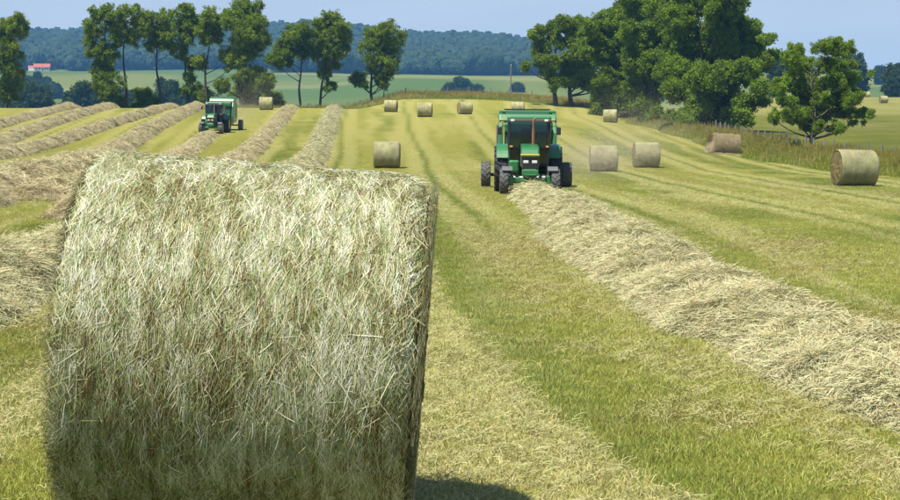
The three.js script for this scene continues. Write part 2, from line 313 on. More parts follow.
{ // the big bale in the foreground
  const o = thing('round_bale', 'huge net-wrapped round hay bale filling the left foreground', 'hay bale');
  const W = 1.55, D = 1.75, tint = [0.20, 0.185, 0.075], s = baleShape(W, D, 4.2, 130, 300, 0.012, 0.10, tint);
  part('body', s.body, baleMaterial, o);
  s.ends.forEach((g) => part('end_face', g, endMaterial, o));
  part('net_wrap', ringThreads(W, s.R, s.radius, 64, 0.0012, 77, 0.009), netMaterial, o);
  const r = randomizer(401), q = new THREE.Quaternion(), basis = new THREE.Matrix4();
  const single = (len, width, arc, curl) => {                                  // one stalk, bent outwards round the bale
    const pos = []; let prev = null;
    for (let k = 0; k <= 5; k++) { const t = k / 5 - 0.5, w = width * (1 - 0.5 * Math.abs(t)), side = len * curl * (t * t * 4 - 0.5 + 0.8 * t * t * t * 8), e = [[t * len, -arc * t * t * 4, side - w / 2], [t * len, -arc * t * t * 4 + w * 0.25, side + w / 2]]; if (prev) for (const p of [prev[0], prev[1], e[0], e[0], prev[1], e[1]]) pos.push(...p); prev = e; }
    const g = new THREE.BufferGeometry(); g.setAttribute('position', new THREE.Float32BufferAttribute(pos, 3)); g.computeVertexNormals(); return g;
  };
  const kinds = [single(0.045, 0.0018, 0.001, 0.04), single(0.085, 0.0018, 0.002, 0.05), single(0.15, 0.0020, 0.005, 0.03)], lists = [[], [], []];
  const shades = [[0.68, 0.67, 0.54], [0.61, 0.59, 0.41], [0.51, 0.49, 0.28], [0.40, 0.40, 0.19], [0.27, 0.34, 0.13], [0.18, 0.25, 0.085], [0.30, 0.24, 0.10], [0.15, 0.105, 0.04]], weight = [0.10, 0.28, 0.46, 0.60, 0.75, 0.84, 0.94, 1];
  const pick = (g) => { let u = clamp(r() + g, 0, 0.9999), i = 0; while (weight[i] < u) i++; return shades[i]; };
  const T = V(), B = V(), Nn = V(), X = V(1, 0, 0);
  for (let i = 0; i < 210000; i++) {
    const x = (r() - 0.5) * W * 1.0, phi = r() * 6.283, Rr = s.radius(x, phi), y = Math.cos(phi) * Rr, z = Math.sin(phi) * Rr;
    if (y < -s.R * 0.97) continue;
    Nn.set(0, Math.cos(phi), Math.sin(phi)); T.set(0, -Math.sin(phi), Math.cos(phi));
    let a = (r() + r() + r() - 1.5) * 0.85; if (r() < 0.10) a = r() * 6.283;
    const reach = W / 2 + 0.012 - Math.abs(x); if (Math.abs(Math.sin(a)) * 0.06 > reach) a = Math.sign(a) * Math.asin(clamp(reach / 0.06, 0, 1)) * 0.9;
    const dir = T.clone().multiplyScalar(Math.cos(a)).addScaledVector(X, Math.sin(a)), fly = (r() < 0.02 ? (r() - 0.3) * 0.5 : (r() - 0.5) * 0.10);
    dir.addScaledVector(Nn, fly).normalize(); B.crossVectors(dir, Nn).normalize(); const up = V().crossVectors(B, dir).normalize();
    const roll = (r() - 0.5) * 1.6; up.applyAxisAngle(dir, roll); B.crossVectors(dir, up);
    basis.makeBasis(dir, up, B); basis.setPosition(x, y + s.R * 0.985 + Nn.y * (0.002 + 0.010 * r()), z + Nn.z * (0.002 + 0.010 * r()));
    const kind = r() < 0.55 ? 0 : r() < 0.8 ? 1 : 2, sc = 0.7 + 0.7 * r(); basis.scale(V(sc, sc, sc * (0.7 + 0.7 * r())));
    const gr = 0.03 + 0.22 * noise(x * 2.4, phi * 2.2, 3.3) + 0.42 * noise(x * 13, phi * 8, 9.3) + 0.45 * noise(x * 46, phi * 2.6, 5.1), k = 0.85 + 0.3 * r();
    lists[kind].push({ m: basis.clone(), c: pick(gr).map((v) => v * k) });
  }
  for (let i = 0; i < 44000; i++) {                                       // the two ends and their ragged rims
    const sgn = r() < 0.5 ? -1 : 1, rim = r() < 0.5, rr = rim ? s.R * (0.87 + 0.09 * r()) : s.R * Math.sqrt(r()) * 0.97, phi = r() * 6.283, y = Math.cos(phi) * rr, z = Math.sin(phi) * rr;
    if (y < -s.R * 0.95) continue;
    T.set(0, -Math.sin(phi), Math.cos(phi)); Nn.set(sgn, 0, 0);
    const a = (r() + r() - 1) * 1.3, radial = V(0, Math.cos(phi), Math.sin(phi)), dir = T.clone().multiplyScalar(Math.cos(a)).addScaledVector(radial, Math.sin(a)).addScaledVector(Nn, rim ? (r() - 0.4) * (sgn < 0 ? 0.85 : 0.5) : (r() - 0.4) * 0.4).normalize();
    B.crossVectors(dir, Nn).normalize(); const up = V().crossVectors(B, dir).normalize();
    basis.makeBasis(dir, up, B); basis.setPosition(sgn * (W / 2 + 0.014 + 0.034 * r()), y + s.R * 0.985, z);
    const sc = 0.6 + 0.6 * r(); basis.scale(V(sc, sc, sc)); const k = 0.8 + 0.35 * r();
    lists[r() < 0.6 ? 0 : 1].push({ m: basis.clone(), c: pick(0.05).map((v) => v * k) });
  }
  const straw = new THREE.Group(); straw.name = 'stalks'; straw.userData.kind = 'stuff'; o.add(straw);
  kinds.forEach((g, i) => copies('stalk_layer', g, strandPlain, lists[i], straw));
  const x = -1.01, z = -7.66; o.position.set(x, groundHeight(x, z) - 0.015, z); o.rotation.set(0, 0.0, -0.080);
}
// the bales further off: [label, x, distance, width, diameter, turn, roll]
const baleSpots = [
  ['lone round bale directly behind the big foreground bale\'s right end', -3.53, 89.6, 1.42, 1.52, 0.0, -0.01],
  ['round bale standing next right of the nearer tractor', 8.0, 83.5, 1.40, 1.42, -0.02, 0.0],
  ['round bale second to the right of the nearer tractor', 11.25, 92, 1.42, 1.48, 0.05, -0.01],
  ['bright round bale with a brown end, at the right picture edge before the fence', 15.85, 62.8, 1.5, 1.46, 0.10, -0.03],
  ['larger of the two neighbouring bales on the slope left of the nearer tractor', -2.65, 169.4, 1.55, 1.55, -0.03, 0.0],
  ['small bale on the crest just left of its larger neighbour, below the thin tree', -7.1, 193, 1.5, 1.45, -0.12, -0.02],
  ['small bale with a pale left end between the slope bales and the tractor', 1.7, 184, 1.5, 1.42, 0.35, -0.03],
  ['bale on the crest just right of the far tractor, in its dust', -21.2, 185.4, 1.5, 1.5, 0.0, 0.0],
  ['bale at the foot of the big trees, right of the nearer tractor', 18.0, 180, 1.52, 1.5, -0.22, 0.02],
  ['bale half hidden behind the roof of the nearer tractor\'s baler', 8.2, 193.5, 1.5, 1.5, -0.05, 0.0],
];
for (const [label, x, d, w, D, turn, roll] of baleSpots) {
  const o = thing('round_bale', label, 'hay bale', 'round bales lying in the hay field'), sd = x * 1.7 + d, s = baleShape(w, D, sd, d < 110 ? 40 : 24, d < 110 ? 90 : 56, 0.014, 0.09, [0.585, 0.570, 0.405]);
  part('body', s.body, baleMaterial, o); s.ends.forEach((g) => part('end_face', g, endMaterial, o));
  if (d < 110) part('net_wrap', ringThreads(w, s.R, s.radius, 26, 0.003, sd, 0.003), netMaterial, o);
  o.position.set(x, groundHeight(x, -d) - 0.03, -d); o.rotation.set(0, turn, roll);
}
{ // the unwrapped bale slumping by the fence
  const o = thing('loose_bale', 'slumped unwrapped tan bale against the tall grass below the big trees', 'hay bale'), s = baleShape(1.55, 1.5, 91.3, 60, 110, 0.13, 0.30, [0.50, 0.42, 0.29]);
  const p = s.body.attributes.position; for (let i = 0; i < p.count; i++) { const y = p.getY(i), k = 1 + 0.30 * (1 - y / 1.5); p.setX(i, p.getX(i) * k + 0.10 * y); p.setZ(i, p.getZ(i) * k); p.setY(i, y * 0.98); } s.body.computeVertexNormals();
  part('body', s.body, baleMaterial, o);
  s.ends.forEach((g) => { const e = g.attributes.position; for (let i = 0; i < e.count; i++) { const y = e.getY(i), k = 1 + 0.30 * (1 - y / 1.5); e.setX(i, e.getX(i) * k + 0.10 * y); e.setZ(i, e.getZ(i) * k); e.setY(i, y * 0.98); } g.computeVertexNormals(); part('end_face', g, endMaterial, o); });
  const r = randomizer(517), list = [], q = new THREE.Quaternion(), n = V();
  for (let i = 0; i < 2600; i++) {
    const skirt = i > 2000; let phi = (r() - 0.5) * 4.4, x = (r() - 0.5) * (skirt ? 2.3 : 1.6), y = skirt ? 0.03 + 0.10 * r() : 0.74 + Math.cos(phi) * 0.76, z = skirt ? (r() - 0.5) * 2.3 : Math.sin(phi) * 0.8 * (1 + 0.1 * (1.5 - y));
    if (!skirt && i % 3 === 0) { const rr = Math.sqrt(r()) * 0.82; x = -0.90 - 0.12 * (1.5 - y); y = 0.75 + Math.cos(phi * 1.43) * rr; z = Math.sin(phi * 1.43) * rr; }
    n.set((r() - 0.5) * 0.8, skirt ? 1 : Math.cos(phi), skirt ? 0 : Math.sin(phi)).normalize(); q.setFromUnitVectors(straight, n); const k = 0.85 + 0.4 * r();
    list.push({ m: new THREE.Matrix4().compose(V(x + 0.1 * y, y, z), q, V(0.8, 0.8, 0.8)), c: [0.42 * k, 0.35 * k, 0.23 * k] });
  }
  copies('loose_hay', farBundles[0], strandMaterial, list, o);
  o.position.set(19.9, groundHeight(19.9, -117) - 0.12, -117); o.rotation.set(0, 0.2, -0.05);
}
{ // bales in the next field, beyond the fence
  const s = baleShape(1.6, 1.6, 33.3, 16, 36, 0.02, 0.09, [0.585, 0.570, 0.405]);
  for (const [label, x, d, turn] of [['tiny bale at the right in the pale field beyond the fence', 93.6, 347, 0.15], ['tiny bale highest up in the pale field beyond the fence', 112, 432, -0.1],
    ['tiny bale touching the right side of the lone tree\'s crown', 94, 372, 0.05], ['tiny bale left of the lone tree, seen past its leaves', 78.5, 372, 0.1]]) {
    const o = thing('distant_bale', label, 'hay bale', 'bales in the next field'); part('body', s.body, baleMaterial, o); s.ends.forEach((g) => part('end_face', g, endMaterial, o));
    o.position.set(x, groundHeight(x, -d) - 0.03, -d); o.rotation.y = turn;
  }
}

// ---------------------------------------------------------------- grass, litter
function bladesPatch(seed, count, size, hMin, hMax, wide, lean, shades, seedHead) {     // a tuft patch: bent blades of two joints
  const r = randomizer(seed), pos = [], col = [];
  for (let i = 0; i < count; i++) {
    const x = (r() - 0.5) * size, z = (r() - 0.5) * size, a = r() * 6.283, h = hMin + (hMax - hMin) * r() ** 1.4, w = wide * (0.6 + 0.8 * r()), la = r() * 6.283, l = lean * h * (0.3 + r());
    const c = shades[Math.floor(r() * shades.length)], k = 0.8 + 0.4 * r(), ux = Math.cos(a) * w / 2, uz = Math.sin(a) * w / 2, lx = Math.cos(la) * l, lz = Math.sin(la) * l;
    const p = [[x - ux, -0.01, z - uz], [x + ux, -0.01, z + uz], [x - ux * 0.8 + lx * 0.35, h * 0.6, z - uz * 0.8 + lz * 0.35], [x + ux * 0.8 + lx * 0.35, h * 0.6, z + uz * 0.8 + lz * 0.35], [x + lx, h, z + lz]];
    for (const t of [0, 1, 2, 2, 1, 3, 2, 3, 4]) { pos.push(...p[t]); col.push(c[0] * k, c[1] * k, c[2] * k); }
    if (seedHead && r() < seedHead) {
      const s = w * 1.6, b = [[x + lx - s, h * 0.95, z + lz], [x + lx + s, h * 0.95, z + lz], [x + lx * 1.15, h * 1.25, z + lz * 1.15]];
      for (const q of b) { pos.push(...q); col.push(0.85, 0.7, 0.45); }
    }
  }
  const g = new THREE.BufferGeometry(); g.setAttribute('position', new THREE.Float32BufferAttribute(pos, 3)); g.setAttribute('color', new THREE.Float32BufferAttribute(col, 3)); g.computeVertexNormals();
  return g;
}
const bladeMaterial = new THREE.MeshPhysicalMaterial({ vertexColors: true, roughness: 0.8, specularIntensity: 0.25, side: THREE.DoubleSide, transmission: 0.35, thickness: 0 });
const straightUp = V(0, 1, 0);
function standing(x, z, turn, s, sy = s, sink = 0) {
  return new THREE.Matrix4().compose(V(x, groundHeight(x, z) - sink, z), new THREE.Quaternion().setFromAxisAngle(straightUp, turn), V(s, sy, s));
}
{
  const shades = [[1, 1, 1], [0.9, 1, 0.8], [1.25, 1.2, 1.2], [1.5, 1.4, 1.7], [0.75, 0.95, 0.6], [1.1, 1.1, 0.9], [1.3, 1.15, 1.2]];
  const r = randomizer(71), sets = [[], [], []];
  const bands = [[6.5, 13, 60], [13, 24, 46], [24, 42, 26], [42, 75, 12], [75, 120, 5]];
  for (const [d0, d1, density] of bands) {
    const n = Math.round(0.36 * (d1 * d1 - d0 * d0) * density);
    for (let i = 0; i < n; i++) {
      const d = Math.sqrt(d0 * d0 + (d1 * d1 - d0 * d0) * r()), a = (r() - 0.5) * 0.70, x = Math.sin(a) * d, z = -Math.cos(a) * d;
      if (!isField(x, z)) continue;
      const c = fieldTint(x, z), greenness = clamp(c[1] / c[0] - 0.9, 0, 0.6), far = d > 42 ? 1.25 : 1;
      const k = (1.15 + 0.3 * (r() - 0.5));
      sets[i % 3].push({ m: standing(x, z, r() * 6.283, far * (0.9 + 0.4 * r()), (0.55 + 0.9 * greenness) * (0.6 + 0.7 * r())), c: c.map((v) => v * k) });
    }
  }
  const field = new THREE.Group(); field.name = 'mown_grass'; scene.add(field); tag(field, 'short yellow-green mown grass covering the hay field', 'grass', null, 'stuff');
  sets.forEach((s, i) => copies('grass_blades', bladesPatch(100 + i, 70, 0.24, 0.02, 0.085, 0.0042, 0.7, shades), bladeMaterial, s, field));
  // loose stalks that the rake left behind
  const lr = randomizer(72), list = [];
  for (const [d0, d1, n] of [[6.5, 16, 9000], [16, 34, 14000], [34, 70, 12000]]) for (let i = 0; i < n; i++) {
    const d = Math.sqrt(d0 * d0 + (d1 * d1 - d0 * d0) * lr()), a = (lr() - 0.5) * 0.70, x = Math.sin(a) * d, z = -Math.cos(a) * d;
    if (!isField(x, z)) continue;
    const c = fieldTint(x, z), pale = c[0] / c[1]; if (lr() > sstep(0.96, 1.05, pale) * 0.95 + 0.05) continue;
    const k = 0.75 + 0.5 * lr(), s = 0.7 + lr() * 0.6;
    list.push({ m: standing(x, z, lr() * 6.283, s, s, -0.018), c: [0.390 * k, 0.360 * k, 0.203 * k] });
  }
  const litter = new THREE.Group(); litter.name = 'straw_litter'; scene.add(litter); tag(litter, 'loose pale stalks scattered over the mown grass', 'straw', null, 'stuff');
  copies('stalks', strandBundle(301, 12, 0.04, 0.13, 0.0024, 0.16, 0.03), strandMaterial, list, litter);
}
{ // uncut grass along the two fences
  const shades = [[1, 1, 1], [0.85, 1.05, 0.7], [1.25, 1.15, 1.1], [1.45, 1.25, 1.3], [0.7, 0.9, 0.55]];
  const r = randomizer(81), near = [], back = [];
  for (let i = 0; i < 15000; i++) {
    const d = 30 + 165 * r(), x = fieldEdge(d) + 0.1 + 8.2 * r() ** 1.25, z = -d;
    if (x / d > 0.36) continue;
    const n = noise(x / 3, z / 4, 41.2), c = mix3([0.255, 0.290, 0.050], [0.345, 0.335, 0.110], clamp(0.35 + n * 1.6 + (r() - 0.5) * 0.5 + sstep(120, 170, d) * 0.4, 0, 1)), h = (0.55 + 0.6 * r() + 0.5 * n) * (0.6 + 0.5 * sstep(0, 1.5, x - fieldEdge(d)));
    near.push({ m: standing(x, z, r() * 6.283, 0.9 + 0.5 * r(), h), c });
  }
  for (let i = 0; i < 9000; i++) {
    const x = -34 + 62 * r(), z = -(lerp(204, 227, sstep(-18, -5, x)) + 22 * r());
    const n = noise(x / 5, z / 5, 44.2), c = mix3([0.250, 0.275, 0.055], [0.385, 0.355, 0.140], clamp(0.5 + n * 1.6 + (r() - 0.5) * 0.5, 0, 1));
    back.push({ m: standing(x, z, r() * 6.283, 1 + 0.6 * r(), 0.6 + 0.6 * r() + 0.5 * n), c });
  }
  const verge = new THREE.Group(); verge.name = 'tall_grass'; scene.add(verge); tag(verge, 'uncut tall grass along the fence at the right edge of the field', 'grass', null, 'stuff');
  copies('grass_blades', bladesPatch(111, 34, 0.55, 0.25, 0.72, 0.014, 0.45, shades, 0.12), bladeMaterial, near, verge);
  const far = new THREE.Group(); far.name = numbered('tall_grass_verge'); scene.add(far); tag(far, 'dry uncut grass along the far fence at the top of the field', 'grass', null, 'stuff');
  copies('grass_blades', bladesPatch(112, 30, 0.7, 0.25, 0.7, 0.02, 0.45, shades, 0.3), bladeMaterial, back, far);
}

// ---------------------------------------------------------------- the tractors and their balers
const paint = (r, g, b) => new THREE.MeshPhysicalMaterial({ color: lin(r, g, b), roughness: 0.42, clearcoat: 0.5, clearcoatRoughness: 0.25 });
const M = {
  green: paint(0.022, 0.154, 0.038), darkGreen: paint(0.009, 0.075, 0.024), yellow: paint(0.540, 0.413, 0.038), rubber: standard(0.034, 0.034, 0.036, 0.85), dustyRubber: standard(0.10, 0.098, 0.095, 0.95),
  black: standard(0.018, 0.018, 0.02, 0.55), grey: standard(0.11, 0.115, 0.115, 0.6), trim: standard(0.10, 0.085, 0.07, 0.7), rust: standard(0.21, 0.105, 0.06, 0.75), steel: standard(0.35, 0.35, 0.34, 0.4, { metalness: 0.8 }),
  glass: new THREE.MeshPhysicalMaterial({ color: lin(0.50, 0.60, 0.62), roughness: 0.03, transmission: 1, thickness: 0, ior: 1.5 }),
  lamp: new THREE.MeshPhysicalMaterial({ color: lin(0.72, 0.74, 0.72), roughness: 0.15, clearcoat: 1 }), amber: new THREE.MeshPhysicalMaterial({ color: lin(0.85, 0.30, 0.03), roughness: 0.2, clearcoat: 1 }),
  seat: standard(0.06, 0.06, 0.05, 0.9), skin: standard(0.4, 0.25, 0.17, 0.7), white: standard(0.75, 0.75, 0.72, 0.5),
};
const at = (g, x, y, z, rx = 0, ry = 0, rz = 0) => g.applyMatrix4(new THREE.Matrix4().makeRotationFromEuler(new THREE.Euler(rx, ry, rz)).setPosition(x, y, z));
const box = (w, h, d, x, y, z, rad = 0.02, rx = 0, ry = 0, rz = 0) => at(new RoundedBoxGeometry(w, h, d, 2, Math.min(rad, w / 2.1, h / 2.1, d / 2.1)), x, y, z, rx, ry, rz);
const cyl = (r0, r1, len, x, y, z, axis = 'y', seg = 20) => at(new THREE.CylinderGeometry(r0, r1, len, seg), x, y, z, axis === 'z' ? Math.PI / 2 : 0, 0, axis === 'x' ? Math.PI / 2 : 0);
const tube = (pts, r, seg = 8) => new THREE.TubeGeometry(new THREE.CatmullRomCurve3(pts.map((p) => V(...p))), pts.length * 6, r, seg, false);
const plain = (g) => { const n = g.index ? g.toNonIndexed() : g; for (const k of Object.keys(n.attributes)) if (!['position', 'normal', 'uv'].includes(k)) n.deleteAttribute(k); return n; };
const join = (...list) => mergeGeometries(list.flat().map(plain));
function extrude(points, depth, bevel = 0.02) {                       // a side profile in (z, y), spread along x and centred
  const s = new THREE.Shape(points.map(([z, y]) => new THREE.Vector2(z, y))), g = new THREE.ExtrudeGeometry(s, { depth: depth - 2 * bevel, bevelEnabled: bevel > 0, bevelSize: bevel, bevelThickness: bevel, bevelSegments: 2, curveSegments: 10 });
  g.translate(0, 0, -(depth - 2 * bevel) / 2); g.rotateY(-Math.PI / 2); return g;       // shape x -> +z, extrusion -> -x
}
function wheel(parent, name, x, z, r, width, rimMat, lugs, tyreMat) {
  const w = new THREE.Group(); w.name = name; w.position.set(x, r, z); parent.add(w);
  const h = width / 2, prof = [[r * 0.52, -h * 0.8], [r * 0.70, -h], [r * 0.90, -h * 0.98], [r * 0.975, -h * 0.75], [r * 0.985, 0], [r * 0.975, h * 0.75], [r * 0.90, h * 0.98], [r * 0.70, h], [r * 0.52, h * 0.8]];
  const list = [new THREE.LatheGeometry(prof.map(([a, b]) => new THREE.Vector2(a, b)), 40).rotateZ(Math.PI / 2)];
  for (let i = 0; i < lugs; i++) for (const s of [-1, 1]) {
    const b = new RoundedBoxGeometry(width * 0.58, r * 0.07, r * 0.075, 1, 0.008); b.rotateY(s * 0.62); b.translate(s * width * 0.24, r * 0.985, 0); b.rotateX((i + (s > 0 ? 0.5 : 0)) / lugs * 2 * Math.PI); list.push(b);
  }
  part('tyre', join(list), tyreMat || M.rubber, w);
  const rp = [[0.0, h * 0.25], [r * 0.16, h * 0.3], [r * 0.2, h * 0.05], [r * 0.42, h * 0.15], [r * 0.48, h * 0.75], [r * 0.545, h * 0.82], [r * 0.545, -h * 0.82], [r * 0.4, -h * 0.6], [0, -h * 0.5]];
  const rim = [new THREE.LatheGeometry(rp.map(([a, b]) => new THREE.Vector2(a, b)), 28).rotateZ(x > 0 ? -Math.PI / 2 : Math.PI / 2)];
  for (let i = 0; i < 8; i++) { const a = i / 8 * 6.283; rim.push(cyl(r * 0.022, r * 0.022, h * 0.12, Math.sign(x) * h * 0.2, Math.cos(a) * r * 0.3, Math.sin(a) * r * 0.3, 'x', 6)); }
  part('rim', join(rim), rimMat, w); return w;
}
function makeTractor(label, light) {
  const o = thing('tractor', label, 'tractor', 'green tractors baling hay'), G = light ? M.green2 : M.green;
  part('chassis', join(box(0.50, 0.42, 2.5, 0, 0.82, 0.25, 0.05), box(0.74, 0.5, 0.9, 0, 0.80, -1.1, 0.08), box(0.44, 0.3, 0.5, 0, 0.70, 1.45, 0.05), cyl(0.14, 0.14, 1.6, 0, 0.75, -1.15, 'x')), M.darkGreen, o);
  // hood
  const hood = part('hood', extrude([[-0.25, 1.02], [-0.25, 1.62], [0.2, 1.60], [1.0, 1.56], [1.46, 1.50], [1.60, 1.43], [1.66, 1.32], [1.66, 1.27], [1.2, 1.25], [0.6, 1.02]], 0.58, 0.05), G, o);
  part('hood_stripe', box(0.605, 0.06, 1.3, 0, 1.30, 1.085, 0.02), M.yellow, hood);
  part('side_panel', join(box(0.025, 0.34, 1.1, 0.285, 1.08, 1.0, 0.01), box(0.025, 0.34, 1.1, -0.285, 1.08, 1.0, 0.01)), M.trim, hood);
  const grille = part('grille', box(0.54, 0.42, 0.10, 0, 1.05, 1.60, 0.03), M.trim, o);
  for (let i = 0; i < 7; i++) part('bar', box(0.52, 0.014, 0.03, 0, 0.88 + i * 0.055, 1.655, 0.005), M.black, grille);
  for (const s of [-1, 1]) part('headlight', join(box(0.17, 0.10, 0.04, s * 0.14, 1.08, 1.665, 0.02)), M.lamp, o);
  part('front_weight', join(box(0.54, 0.20, 0.22, 0, 0.72, 1.68, 0.03), box(0.40, 0.05, 0.05, 0, 0.66, 1.80, 0.01)), G, o);
  part('front_axle', join(box(1.40, 0.17, 0.22, 0, 0.48, 1.28, 0.04), cyl(0.05, 0.05, 1.5, 0, 0.42, 1.1, 'x', 10), box(0.18, 0.34, 0.26, -0.62, 0.46, 1.28, 0.04), box(0.18, 0.34, 0.26, 0.62, 0.46, 1.28, 0.04), box(0.36, 0.28, 0.36, 0, 0.52, 1.28, 0.05)), G, o);
  for (const s of [-1, 1]) {
    wheel(o, 'front_wheel', s * 0.84, 1.28, 0.42, 0.29, M.yellow, 16, M.dustyRubber);
    wheel(o, 'rear_wheel', s * 0.93, -1.15, 0.77, 0.44, M.yellow, 20, M.rubber);
    const arc = [], arc2 = []; for (let k = 0; k <= 10; k++) { const a = 0.85 + k / 10 * 1.7; arc.push([1.28 + Math.cos(a) * 0.50, 0.42 + Math.sin(a) * 0.50]); arc2.unshift([1.28 + Math.cos(a) * 0.47, 0.42 + Math.sin(a) * 0.47]); }
    const f = extrude([...arc, ...arc2], 0.34, 0.006); f.translate(s * 0.74, 0, 0);
    part('front_fender', join(f, box(0.05, 0.35, 0.05, s * 0.60, 0.72, 1.2, 0.01)), M.grey, o);
    const big = [], big2 = []; for (let k = 0; k <= 14; k++) { const a = 0.5 + k / 14 * 2.3; big.push([-1.15 + Math.cos(a) * 0.86, 0.77 + Math.sin(a) * 0.86]); big2.unshift([-1.15 + Math.cos(a) * 0.82, 0.77 + Math.sin(a) * 0.82]); }
    const rf = extrude([...big, ...big2], 0.40, 0.01); rf.translate(s * 0.88, 0, 0); part('rear_fender', rf, G, o);
    part('step', join(box(0.22, 0.03, 0.30, s * 0.66, 0.50, -0.1, 0.01), box(0.22, 0.03, 0.30, s * 0.66, 0.76, -0.14, 0.01), box(0.03, 0.62, 0.03, s * 0.57, 0.72, 0.0, 0.01)), M.black, o);
    part('indicator', box(0.10, 0.06, 0.05, s * 0.60, 1.56, 0.17, 0.01), M.amber, o);
    part('mirror', join(box(0.14, 0.26, 0.05, s * 0.98, 2.08, 0.12, 0.02), tube([[s * 0.68, 2.2, 0.05], [s * 0.85, 2.24, 0.10], [s * 0.98, 2.2, 0.12]], 0.012, 6)), M.black, o);
  }
  // cab
  const cab = new THREE.Group(); cab.name = 'cab'; o.add(cab);
  part('base', join(box(1.28, 0.62, 1.25, 0, 1.18, -0.62, 0.06), box(1.30, 0.10, 0.06, 0, 1.50, 0.06, 0.02)), M.black, cab);
  part('roof', join(box(1.46, 0.17, 1.62, 0, 2.49, -0.62, 0.07)), G, cab);
  part('roof_front', box(1.42, 0.11, 0.10, 0, 2.42, 0.19, 0.03), M.trim, cab);
  for (const s of [-1, 1]) {
    part('post', tube([[s * 0.62, 1.0, 0.10], [s * 0.66, 1.7, 0.13], [s * 0.67, 2.42, 0.10]], 0.035), M.black, cab);
    part('post', tube([[s * 0.66, 1.3, -0.55], [s * 0.69, 1.9, -0.55], [s * 0.69, 2.42, -0.55]], 0.03), M.black, cab);
    part('post', tube([[s * 0.64, 1.4, -1.30], [s * 0.66, 1.9, -1.30], [s * 0.66, 2.42, -1.26]], 0.035), M.black, cab);
    part('side_window', box(0.006, 0.86, 1.28, s * 0.675, 1.95, -0.60, 0.002), M.glass, cab);
    part('work_light', box(0.13, 0.075, 0.05, s * 0.56, 2.425, 0.255, 0.02), M.lamp, cab);
    part('lower_window', box(0.28, 0.45, 0.008, s * 0.46, 1.22, 0.035, 0.002), M.glass, cab);
  }
  part('windscreen', box(1.26, 0.86, 0.006, 0, 1.97, 0.115, 0.002), M.glass, cab);
  part('rear_window', box(1.24, 0.82, 0.006, 0, 1.95, -1.29, 0.002), M.glass, cab);
  part('wiper', tube([[0.05, 1.56, 0.135], [0.22, 1.75, 0.14], [0.34, 1.98, 0.135]], 0.008, 5), M.black, cab);
  part('dashboard', box(0.66, 0.30, 0.22, 0, 1.56, -0.12, 0.05), M.black, cab);
  part('seat', join(box(0.50, 0.12, 0.46, 0, 1.55, -0.82, 0.05), box(0.48, 0.62, 0.12, 0, 1.86, -1.06, 0.05, -0.12)), M.seat, cab);
  part('steering_wheel', at(new THREE.TorusGeometry(0.19, 0.016, 6, 24), 0, 1.78, -0.30, -1.0), M.black, cab);
  part('exhaust_stack', join(cyl(0.055, 0.055, 0.62, 0.12, 1.85, 0.55, 'y', 14), tube([[0.12, 2.14, 0.55], [0.12, 2.36, 0.55], [0.14, 2.45, 0.54], [0.20, 2.50, 0.52]], 0.034, 10), cyl(0.03, 0.03, 0.3, 0.12, 1.6, 0.55)), M.rust, o);
  part('fuel_tank', box(0.36, 0.42, 0.95, -0.50, 0.90, -0.12, 0.08), G, o);
  part('hitch', join(box(0.12, 0.08, 0.9, 0, 0.45, -1.85, 0.02), tube([[0.3, 0.9, -1.4], [0.32, 0.6, -1.9], [0.3, 0.5, -2.1]], 0.03)), M.black, o);
  return o;
}
